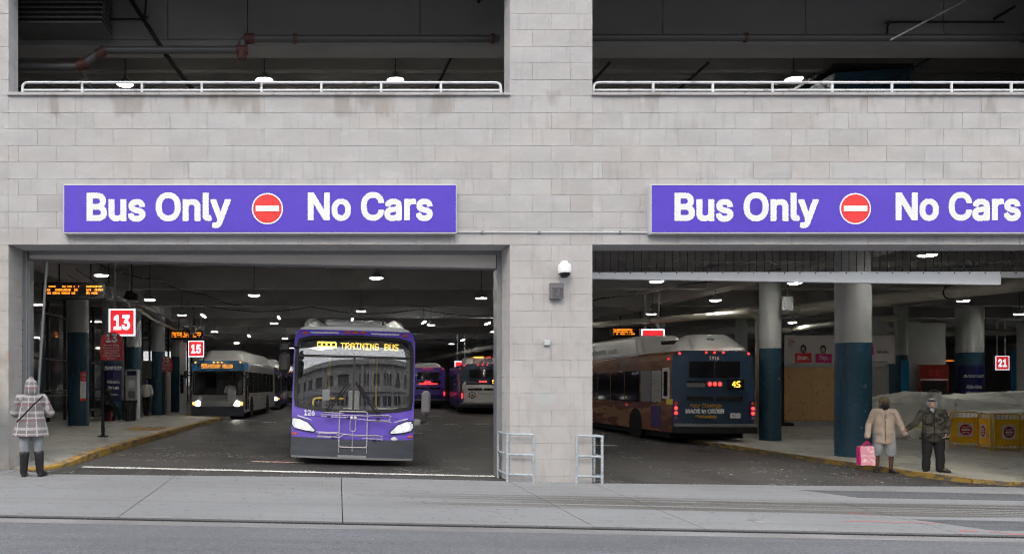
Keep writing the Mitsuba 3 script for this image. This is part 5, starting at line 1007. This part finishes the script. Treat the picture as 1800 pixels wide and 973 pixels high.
def barrier(p0, p1, label, sign=True):
    t = thing('mesh_barrier', label, 'barrier'); p0, p1 = np.array(p0, float), np.array(p1, float); L = np.linalg.norm(p1 - p0); d = (p1 - p0) / L; ang = math.atan2(d[1], d[0])
    zz = zp(p0[0], p0[1], rise_r); mt = trimesh.transformations.translation_matrix((p0[0], p0[1], zz)) @ trimesh.transformations.rotation_matrix(ang, (0, 0, 1))
    def put(n, m, mat, **k): m.apply_transform(mt); return obj(n, m, mat, t, **k)
    put('frame', tube(arc_path([(0, 0, 0), (0, 0, 1.08), (L, 0, 1.08), (L, 0, 0)], .1), .018, 7), 'mat_barrier_frame', smooth=40); put('lower_rail', rod((0, 0, .08), (L, 0, .08), .014), 'mat_barrier_frame')
    for x in np.linspace(L * .12, L * .88, 6): put('upright', rod((x, .0, .08), (x, 0, 1.07), .008, 5), 'mat_barrier_frame')
    g = fine(ext(sbox(.02, .15, L - .02, .93), -.03, -.024), .1); v = g.vertices; v[:, 1] += .012 * np.sin(v[:, 0] * 9 + p0[0]) + .01 * np.sin(v[:, 2] * 11); v[:, 2] += np.where(v[:, 2] < .3, .02 * np.sin(v[:, 0] * 14), 0); put('fabric', g, 'mat_barrier', smooth=40)
    if sign:
        c = L * .52; s = put('notice', ext(rrect(c - .2, c + .2, .36, .76, .01), -.06, -.05), 'mat_banner_white'); q = Point(c, .56)
        def sub(n, m, mat): m.apply_transform(mt); obj(n, m, mat, s)
        sub('disc', ext(q.buffer(.165), -.066, -.061), 'mat_dull_red'); sub('bar', ext(sbox(c - .12, .53, c + .12, .585), -.071, -.067), 'mat_banner_white'); sub('lettering', ext(fit('DO NOT', c - .10, c + .10, .61, .045, .6), -.071, -.067), 'mat_banner_white'); sub('lettering', ext(fit('ENTER', c - .09, c + .09, .455, .045, .6), -.071, -.067), 'mat_banner_white')
barrier((19.12, 10.05), (19.86, 9.9), 'yellow fabric barrier panel nearest the man in the camouflage jacket')
barrier((19.88, 9.86), (19.60, 9.12), 'narrow turned yellow barrier panel between two wide ones')
barrier((19.63, 9.05), (20.42, 9.1), 'yellow fabric barrier panel near the right edge with a red sign')
barrier((20.46, 9.12), (21.5, 9.2), 'yellow barrier panel cut by the right edge of the photo')
# litter and leaves
lv = []
R = random.Random(5)
for i in range(60):
    x, y = (R.uniform(-5, 10), R.uniform(-4.8, .3)) if i < 26 else (R.uniform(5.5, 12.4), R.uniform(1, 5)); a = R.uniform(0, 6.28); s = R.uniform(.012, .035)
    q = [(x + s * math.cos(a + t_), y + s * math.sin(a + t_) * .8, float(zg(x, y)) + .008 + .012 * R.random()) for t_ in (0, 1.5, 3.1, 4.5)]; lv.append(trimesh.Trimesh(q, [[0, 1, 2], [0, 2, 3]], process=False))
obj('fallen_leaves', cat(lv[:26]), 'mat_leaf', label='scattered brown leaves on the sidewalk', kind='stuff'); obj('paper_scraps', cat(lv[26:]), 'mat_banner_white', label='pale scraps of litter on the right bus lane', kind='stuff')
# ================================================================ PEOPLE
def sph(c, r, n=14):
    s = m3.Manifold.sphere(1.0, n); r = (r, r, r) if np.isscalar(r) else r; return s.scale(list(map(float, r))).translate(list(map(float, c)))
def bones(lst, ref=.03, it=8):
    """lst of chains [(centre, radius), ...]: each link is the hull of its two balls; all joined and smoothed"""
    parts = []
    for ch in lst:
        if len(ch) == 1: parts.append(sph(*ch[0]))
        for a, b in zip(ch, ch[1:]): parts.append(m3.Manifold.batch_hull([sph(*a), sph(*b)]))
    m = m3.Manifold.batch_boolean(parts, m3.OpType.Add)
    return m
def finish(m, ref=.03, it=8):
    q = m.refine_to_length(ref).to_mesh(); t = trimesh.Trimesh(q.vert_properties[:, :3], q.tri_verts, process=True); trimesh.smoothing.filter_taubin(t, lamb=.5, nu=.52, iterations=it); return t
def hand(wr, d, side, curl=.6, s=1.0):
    """palm and five bent fingers; d = direction from the wrist, side = direction of the thumb"""
    wr, d, side = (np.array(q, float) for q in (wr, d, side)); d /= np.linalg.norm(d); side -= d * side.dot(d); side /= np.linalg.norm(side); nn = np.cross(d, side); ch = []
    k = wr + d * .075 * s
    ch.append([(wr, .026 * s), (wr + d * .03 * s + side * .018 * s, .02 * s), (k + side * .028 * s, .013 * s)]); ch.append([(wr, .026 * s), (k - side * .028 * s, .013 * s)]); ch.append([(k + side * .028 * s, .013 * s), (k - side * .028 * s, .013 * s)])
    for i, (o, l) in enumerate(((.030, .072), (.010, .082), (-.011, .076), (-.030, .058))):
        a = k + side * o * s; b1 = a + (d * math.cos(curl * .6) + nn * math.sin(curl * .6)) * l * .45 * s; b2 = b1 + (d * math.cos(curl * 1.5) + nn * math.sin(curl * 1.5)) * l * .32 * s; b3 = b2 + (d * math.cos(curl * 2.2) + nn * math.sin(curl * 2.2)) * l * .25 * s
        ch.append([(a, .0095 * s), (b1, .009 * s), (b2, .0085 * s), (b3, .0075 * s)])
    t0 = wr + d * .02 * s + side * .025 * s; t1 = t0 + (d * .7 + side * .7) * .035 * s; t2 = t1 + (d * .95 + side * .2 + nn * .3) * .028 * s; ch.append([(t0, .013 * s), (t1, .011 * s), (t2, .009 * s)]); return ch
class Person:
    def __init__(s, label, x, y, z, yaw, H, J=None, w=1.0):
        s.k = thing('person', label, 'person'); s.H = H; s.w = w
        c, sn = math.cos(math.radians(yaw)), math.sin(math.radians(yaw)); s.R = np.array([[c, -sn, 0, x], [sn, c, 0, y], [0, 0, 1, z], [0, 0, 0, 1.]])
        j = dict(ank_l=(-.065, 0, .045), ank_r=(.065, 0, .045), kne_l=(-.062, -.01, .28), kne_r=(.062, -.01, .28), hip_l=(-.052, 0, .52), hip_r=(.052, 0, .52), pel=(0, 0, .54), wai=(0, 0, .62), che=(0, 0, .72), sho_l=(-.108, 0, .81), sho_r=(.108, 0, .81), nek=(0, .005, .855), hea=(0, -.012, .93),
                 elb_l=(-.135, .01, .645), elb_r=(.135, .01, .645), wri_l=(-.14, -.04, .50), wri_r=(.14, -.04, .50), toe_l=(-.07, -.10, .02), toe_r=(.07, -.10, .02)); j.update(J or {})
        s.j = {k: np.array(v, float) * H for k, v in j.items()}
    def p(s, n, r): return (s.j[n], r * s.H)
    def put(s, name, m, mat, parent=None, **k):
        if not isinstance(m, trimesh.Trimesh): m = finish(m, .022 * s.H, 6)
        m = m.copy()
        if mat in ('mat_blazer', 'mat_camo', 'mat_denim_grey', 'mat_cloth_black', 'mat_cloth_grey', 'mat_plaid', 'mat_cloth_olive') and len(m.vertices) > 300:   # folds of the cloth
            v = m.vertices; f = meshkit.fbm(v * np.array([7, 7, 11.]) + 3, 3) - .5; g = np.abs(meshkit.fbm(v * np.array([9, 9, 4.]) + 11, 2) - .5)
            m.vertices = v + m.vertex_normals * (f * .034 - g * .030)[:, None]
        m.apply_transform(s.R); return obj(name, m, mat, parent or s.k, smooth=True, **k)
    def body(s, mat, hands=True, f=1.0):
        H, w = s.H, s.w; ch = [[s.p('hea', .0), ] * 0 or [(s.j['hea'] + (0, 0, .012 * H), (.047 * H, .055 * H, .056 * H)), (s.j['hea'] + (0, -.012 * H, -.035 * H), (.036 * H, .040 * H, .030 * H))]]
        ch = [[(s.j['hea'] + (0, .004 * H, .014 * H), (.046 * H, .056 * H, .052 * H)), (s.j['hea'] + (0, -.014 * H, -.034 * H), (.033 * H, .038 * H, .028 * H))]]
        h = s.j['hea']; ch += [[(h + (0, -.056 * H, .006 * H), .006 * H), (h + (0, -.066 * H, -.014 * H), .009 * H)], [(h + (-.018 * H, -.05 * H, .014 * H), .012 * H), (h + (.018 * H, -.05 * H, .014 * H), .012 * H)], [(h + (-.012 * H, -.05 * H, -.034 * H), .007 * H), (h + (.012 * H, -.05 * H, -.034 * H), .007 * H)], [(h + (-.046 * H, .005 * H, .008 * H), (.006 * H, .012 * H, .016 * H))], [(h + (.046 * H, .005 * H, .008 * H), (.006 * H, .012 * H, .016 * H))]]
        ch += [[(s.j['hea'] + (0, .005 * H, -.03 * H), .03 * H), s.p('nek', .032)], [s.p('nek', .034), (s.j['che'], (.082 * H * w, .052 * H * w, .07 * H))], [(s.j['sho_l'], .034 * H), (s.j['sho_r'], .034 * H)], [(s.j['che'], (.085 * H * w, .055 * H * w, .07 * H)), (s.j['wai'], (.07 * H * w, .05 * H * w, .05 * H)), (s.j['pel'], (.08 * H * w, .058 * H * w, .05 * H))]]
        for q in 'lr':
            ch += [[s.p('hip_' + q, .05 * w), s.p('kne_' + q, .032), s.p('ank_' + q, .021)], [s.p('ank_' + q, .016), s.p('toe_' + q, .008)], [s.p('sho_' + q, .033), s.p('elb_' + q, .025), s.p('wri_' + q, .017)]]
            if hands:
                d = s.j['wri_' + q] - s.j['elb_' + q]; ch += hand(s.j['wri_' + q], d, (0, -1, 0.3), .55, H / 1.72 * f)
        m = bones(ch); return s.put('body', finish(m, .012 * H, 4), mat)
    def eyes(s):
        h, H = s.j['hea'], s.H
        for sx in (-1, 1): s.put('eye', trimesh.creation.icosphere(2, .0075 * H).apply_translation(h + np.array([sx * .019 * H, -.0545 * H, .006 * H])), 'mat_black_gloss')
        s.put('mouth', cat(rbox(*sum([[a - b, a + b] for a, b in zip(h + np.array([0, -.056 * H, -.035 * H]), (.012 * H, .003 * H, .002 * H))], []), .001)), 'mat_dull_red')
    def sleeves(s, r=(.045, .036, .028)):
        return [[s.p('sho_' + q, r[0]), s.p('elb_' + q, r[1]), s.p('wri_' + q, r[2])] for q in 'lr']
    def legs(s, r=(.058, .042, .034), end='ank'):
        out = [[(s.j['pel'], (.088 * s.H * s.w, .064 * s.H * s.w, .05 * s.H))]]
        for q in 'lr':
            e = s.j['ank_' + q] if end == 'ank' else s.j['kne_' + q] * .75 + s.j['ank_' + q] * .25
            out += [[s.p('hip_' + q, r[0] * s.w), s.p('kne_' + q, r[1]), (e, r[2] * s.H)]] if end == 'ank' else [[s.p('hip_' + q, r[0] * s.w), (e, r[2] * s.H)]]
        return out
    def shoes(s, mat, h=.03, up=None):
        for q in 'lr':
            a, t = s.j['ank_' + q], s.j['toe_' + q]; H = s.H
            ch = [[(a + (0, .015 * H, -.022 * H), .024 * H), (t * [1, 1, 0] + (0, 0, .018 * H), (.024 * H, .024 * H, .017 * H))], [(a, .026 * H), (t * [1, 1, 0] + (0, .03 * H, .022 * H), .021 * H)]]
            if up is not None: ch += [[(a, .036 * H), (a * (1 - up) + s.j['kne_' + q] * up, .050 * H)]]
            m = bones(ch); m = m.trim_by_plane([0, 0, 1], 0.001); m = m + m3.Manifold.batch_hull([sph((a[0], a[1] + .02 * H, .006 * H), (.026 * H, .026 * H, .006 * H)), sph((t[0], t[1], .006 * H), (.026 * H, .026 * H, .006 * H))]).trim_by_plane([0, 0, 1], 0.0)
            s.put('boot' if up else 'shoe', m, mat)
    def hood(s, mat, r=1.0, point=.0, back=.02, open_=True):
        h, H = s.j['hea'], s.H
        m = bones([[(h + (0, .012 * H, .012 * H), (.062 * H * r, .066 * H * r, .066 * H * r)), (s.j['nek'] + (0, .01 * H, .005 * H), (.066 * H, .058 * H, .035 * H))], [(h + (0, back * H, .04 * H), .042 * H), (h + (0, .035 * H, (.05 + point) * H), .032 * H)]])
        if open_: m = m - sph(h + (0, -.075 * H, -.014 * H), (.042 * H, .062 * H, .050 * H), 24)
        return s.put('hood', m, mat)
def torso(P, r_ch, r_wa, hem, hz, extra=()):
    H = P.H
    return bones([[(P.j['sho_l'] + (.02 * H, 0, 0), .045 * H), (P.j['sho_r'] - (.02 * H, 0, 0), .045 * H)], [P.p('nek', .045), (P.j['che'], tuple(q * H for q in r_ch)), (P.j['wai'], tuple(q * H for q in r_wa)), (np.array([P.j['pel'][0], P.j['pel'][1], hz * H]), tuple(q * H for q in hem))]] + list(extra))
# woman in a plaid coat, seen from behind
P = Person('person in a plaid hooded coat and tall black boots standing by the left pier', -4.85, -1.0, float(zg(-4.85, -1)), 195, 1.64, dict(elb_l=(-.185, -.02, .655), wri_l=(-.10, -.11, .62), elb_r=(.16, -.01, .65), wri_r=(.10, -.12, .63), hea=(0, -.015, .925), ank_l=(-.085, .0, .045), ank_r=(.075, .0, .045), kne_l=(-.072, 0, .28), kne_r=(.066, 0, .28), toe_l=(-.135, -.075, .02), toe_r=(.06, -.10, .02)), 1.15)
P.body('mat_skin_light'); P.put('leggings', bones(P.legs((.07, .046, .03))), 'mat_denim_grey'); P.shoes('mat_boot', up=.82)
badge = lathe([(.0, .004), (.03, .003), (.033, -.01)], 16, 'y'); badge.vertices[:, 1] *= -1; badge.apply_translation((P.j['kne_l'][0] * 1.05, P.j['kne_l'][1] + .066, .36)); P.put('boot_badge', badge, 'mat_sign_white')
co = torso(P, (.125, .085, .08), (.135, .095, .06), (.182, .135, .03), .42, [[P.p('sho_l', .05), P.p('elb_l', .046), P.p('wri_l', .034)], [P.p('sho_r', .05), P.p('elb_r', .046), P.p('wri_r', .034)]]).trim_by_plane([0, 0, 1], .41 * 1.66)
P.put('coat', co, 'mat_plaid', label='grey and white plaid coat flaring to the hem'); P.hood('mat_plaid', 1.12, .02)
st = tube([(-.20, .155, 1.36), (-.05, .19, 1.22), (.12, .20, 1.03), (.22, .14, .93)], .014, 6); st.vertices[:, 0] *= -1; st.vertices[:, 0] *= -1; P.put('bag_strap', trimesh.Trimesh(st.vertices, st.faces, process=False), 'mat_cloth_black')
# person cut by the left edge
P = Person('person in a black coat mostly cut off by the left edge of the photo', -5.98, -.55, float(zg(-5.9, -.5)), 170, 1.72, None, 1.1); P.body('mat_skin_light'); P.put('trousers', bones(P.legs()), 'mat_cloth_black'); P.shoes('mat_boot'); P.put('coat', torso(P, (.12, .085, .08), (.11, .08, .06), (.12, .09, .05), .48, P.sleeves((.05, .045, .036))), 'mat_cloth_black'); P.hood('mat_cloth_black')
# the two men at the kerb
xa, ya = 12.52, 3.3
za = float(zg(xa, ya)) + .01
A = Person('person in a beige blazer and grey shorts holding a pink bag', xa, ya, za, -28, 1.66, dict(wri_l=(-.195, -.03, .475), elb_l=(-.165, .02, .645), elb_r=(.17, .0, .655), wri_r=(.225, -.03, .525), kne_l=(-.078, -.01, .28), kne_r=(.075, -.02, .28), ank_l=(-.08, 0, .045), ank_r=(.07, -.02, .045), toe_l=(-.10, -.08, .02), toe_r=(.12, -.09, .02)), 1.18)
A.body('mat_skin_dark'); A.eyes()
m = bones(A.legs((.062, .05, .056), 'kne')); A.put('shorts', m.trim_by_plane([0, 0, 1], .225 * 1.66), 'mat_denim_grey'); A.shoes('mat_boot')
bl = torso(A, (.118, .088, .08), (.120, .095, .06), (.128, .098, .03), .40, A.sleeves((.046, .042, .036))).trim_by_plane([0, 0, 1], .385 * 1.66)
H = 1.66; V = m3.Manifold.batch_hull([sph((0, -.16, .70 * H), .012), sph((-.05, -.17, .83 * H), .012), sph((.05, -.17, .83 * H), .012), sph((0, -.12, .72 * H), .012), sph((-.05, -.08, .85 * H), .012), sph((.05, -.08, .85 * H), .012)])
A.put('shirt', bones([[(A.j['che'], (.13, .125, .12)), (A.j['nek'] - (0, 0, .02), (.06, .07, .03))]]), 'mat_cloth_grey'); j = A.put('blazer', bl - V, 'mat_blazer'); A.put('front_seam', rbox(-.004, .004, -.172, -.15, (.40) * H, .7 * H, .002), 'mat_cloth_black', j)
for sx in (-1, 1): A.put('pocket_flap', rbox(sx * .11 - .05, sx * .11 + .05, -.158, -.13, .52 * H, .54 * H, .004), 'mat_blazer', j); A.put('lapel', m3.Manifold.batch_hull([sph((sx * .012, -.158, .70 * H), .006), sph((sx * .075, -.145, .80 * H), .006), sph((sx * .06, -.11, .86 * H), .006), sph((sx * .03, -.15, .80 * H), .006)]), 'mat_blazer', j)
A.hood('mat_cloth_olive', 1.08); h = A.j['hea']; A.put('face_cover', bones([[(h + (0, -.034, -.055), (.078, .088, .045)), (h + (0, -.01, -.12), (.08, .08, .05))]]), 'mat_cloth_black')
lw = A.R[:3, :3] @ A.j['wri_l'] + A.R[:3, 3]
t = thing('shopping_bag', 'pink tote bag with white print held by the person in the blazer', 'bag'); bx, by, bz = lw[0] - .03, lw[1] - .02, za + .16
pts = [(bx + sx * wx, by + sy * wy, bz + zz) for zz, wx, wy in ((0, .15, .08), (.42, .17, .05)) for sx in (-1, 1) for sy in (-1, 1)]; m = fine(trimesh.convex.convex_hull(np.array(pts)), .06); m.merge_vertices(); m.vertices += (meshkit.fbm(m.vertices * 7, 3)[:, None] - .5) * .025; obj('body', m, 'mat_bag_pink', t, smooth=40)
gus = fine(box(bx - .182, bx - .155, by - .05, by + .06, bz + .01, bz + .40), .1); obj('gusset', gus, 'mat_pink', t)
for dy in (-.05, .05): obj('handle', tube(arc_path([(bx - .07, by + dy, bz + .41), (lw[0] - .01, lw[1] + dy * .15 - .01, lw[2] - .085), (bx + .09, by + dy, bz + .41)], .05), .011, 6), 'mat_pink', t)
obj('print', ext(fit('PINK', bx - .09, bx + .09, bz + .13, .12, .3, .15), by - .092, by - .078), 'mat_sign_white', t) if False else None
xb, yb = 13.27, 2.86
zb2 = zp(xb, yb, rise_r)
B = Person('person in a camouflage jacket and grey hood looking down beside the blazer', xb, yb, zb2, -28, 1.60, dict(hea=(-.02, -.035, .915), elb_l=(-.19, -.01, .665), wri_l=(-.285, -.03, .575), elb_r=(.165, .03, .64), wri_r=(.135, -.03, .52), ank_l=(-.075, 0, .045), ank_r=(.075, -.02, .045), kne_l=(-.07, -.01, .28), kne_r=(.068, -.015, .28), toe_l=(-.10, -.07, .02), toe_r=(.16, -.08, .02)), 1.18)
B.body('mat_skin_light'); B.eyes(); B.put('trousers', bones(B.legs((.066, .058, .05))), 'mat_cloth_black'); B.shoes('mat_boot')
j = B.put('jacket', torso(B, (.122, .09, .08), (.128, .098, .06), (.130, .10, .03), .42, B.sleeves((.048, .044, .037))).trim_by_plane([0, 0, 1], .405 * 1.6), 'mat_camo')
for sx in (-1, 1):
    for zz in (.51, .69): B.put('pocket', rbox(sx * .10 - .06, sx * .10 + .06, -.172, -.13, zz * 1.6 - .06, zz * 1.6 + .06, .012), 'mat_camo', j)
B.put('zip', rbox(-.006, .006, -.168, -.15, .42 * 1.6, .8 * 1.6, .002), 'mat_cloth_black', j); B.hood('mat_denim_grey', 1.08); h = B.j['hea']; B.put('cap', bones([[(h + (0, 0, .06), (.078, .085, .045)), (h + (0, -.075, .062), (.06, .04, .012))]]), 'mat_cloth_black'); B.put('scarf', bones([[(h + (0, -.055, -.12), (.045, .035, .03)), (h + (.01, -.085, -.17), (.016, .012, .02))]]), 'mat_denim_grey')
# platform at left: seated and walking
xs_, ys_ = -8.25, 17.1
C = Person('seated person in a dark jacket and beige knit cap on the black bench', xs_, ys_, zp(xs_, ys_), 75, 1.70, dict(pel=(0, .02, .29), hip_l=(-.055, .02, .285), hip_r=(.055, .02, .285), kne_l=(-.06, -.25, .30), kne_r=(.07, -.25, .30), ank_l=(-.05, -.27, .045), ank_r=(.07, -.33, .045), toe_l=(-.05, -.36, .02), toe_r=(.07, -.42, .02), wai=(0, 0, .38), che=(0, -.04, .49), sho_l=(-.105, -.05, .575), sho_r=(.105, -.05, .575), nek=(0, -.06, .62), hea=(0, -.085, .69), elb_l=(-.14, -.06, .42), elb_r=(.14, -.06, .42), wri_l=(-.06, -.2, .36), wri_r=(.06, -.2, .36)), 1.05)
C.body('mat_skin_dark'); C.eyes(); m = bones([[C.p('hip_l', .06), C.p('kne_l', .042), C.p('ank_l', .036)], [C.p('hip_r', .06), C.p('kne_r', .042), C.p('ank_r', .036)], [C.p('pel', .075)]]); C.put('trousers', m, 'mat_cloth_black'); C.shoes('mat_shoe' if False else 'mat_grey_light')
C.put('jacket', bones([[C.p('sho_l', .05), C.p('sho_r', .05)], [C.p('nek', .045), (C.j['che'], (.19, .14, .12)), (C.j['pel'] + (0, 0, .05), (.18, .15, .06))]] + C.sleeves((.055, .048, .038))), 'mat_cloth_black'); h = C.j['hea']; C.put('knit_cap', bones([[(h + (0, .02, .045), (.092, .105, .075)), (h + (0, .03, .09), (.06, .07, .05))]]), 'mat_cloth_olive')
t = thing('carrier_bag', 'red bag standing under the bench by the seated person', 'bag'); obj('body', trimesh.convex.convex_hull(np.array([(-8.1 + a, 17.35 + b, zp(-8, 17) + c) for c, s in ((0, 1), (.4, .7)) for a in (-.16 * s, .16 * s) for b in (-.1 * s, .1 * s)])), 'mat_dull_red', t); obj('handle', tube(arc_path([(-8.2, 17.35, zp(-8, 17) + .38), (-8.1, 17.35, zp(-8, 17) + .52), (-8.0, 17.35, zp(-8, 17) + .38)], .05), .012, 6), 'mat_dull_red', t)
xw, yw = -8.25, 24.8
D = Person('walking person in a pale grey hoodie and dark trousers seen from behind', xw, yw, zp(xw, yw), 170, 1.72, dict(ank_l=(-.06, .12, .07), kne_l=(-.06, -.02, .29), ank_r=(.05, -.03, .045), elb_r=(.16, -.02, .66), wri_r=(.10, -.10, .58), elb_l=(-.16, .0, .65), wri_l=(-.12, -.1, .57), toe_l=(-.06, .05, .02), toe_r=(.05, -.13, .02)), 1.05)
D.body('mat_skin_dark'); D.put('trousers', bones(D.legs((.06, .048, .042))), 'mat_cloth_black'); D.shoes('mat_boot'); D.put('hoodie', torso(D, (.11, .08, .08), (.11, .085, .06), (.11, .085, .04), .54, D.sleeves((.05, .044, .036))), 'mat_cloth_pale'); h = D.j['hea']; D.put('head_scarf', bones([[(h + (0, .01, .03), (.092, .105, .085)), (h + (0, .06, -.08), (.05, .04, .06))]]), 'mat_poster_navy')
# driver of the hickory hollow bus
E = Person('driver in a pale vest behind the windscreen of the hickory hollow bus', -4.35, 26.15, float(zg(-4.3, 26)) + .42, -4, 1.72, dict(pel=(0, .02, .35), hip_l=(-.055, .02, .345), hip_r=(.055, .02, .345), kne_l=(-.08, -.24, .36), kne_r=(.08, -.24, .36), ank_l=(-.08, -.28, .08), ank_r=(.08, -.28, .08), toe_l=(-.08, -.34, .05), toe_r=(.08, -.34, .05), wai=(0, .0, .44), che=(0, 0, .55), sho_l=(-.105, 0, .635), sho_r=(.105, 0, .635), nek=(0, 0, .68), hea=(0, -.015, .75), elb_l=(-.14, -.06, .5), elb_r=(.14, -.06, .5), wri_l=(-.09, -.2, .48), wri_r=(.09, -.2, .48)), 1.05)
E.body('mat_skin_dark'); E.put('trousers', bones([[E.p('hip_l', .06), E.p('kne_l', .042), E.p('ank_l', .036)], [E.p('hip_r', .06), E.p('kne_r', .042), E.p('ank_r', .036)], [E.p('pel', .075)]]), 'mat_cloth_black'); E.put('vest', bones([[E.p('sho_l', .05), E.p('sho_r', .05)], [E.p('nek', .045), (E.j['che'], (.19, .14, .12)), (E.j['pel'] + (0, 0, .05), (.18, .15, .06))]] + E.sleeves((.05, .045, .036))), 'mat_sign_white')
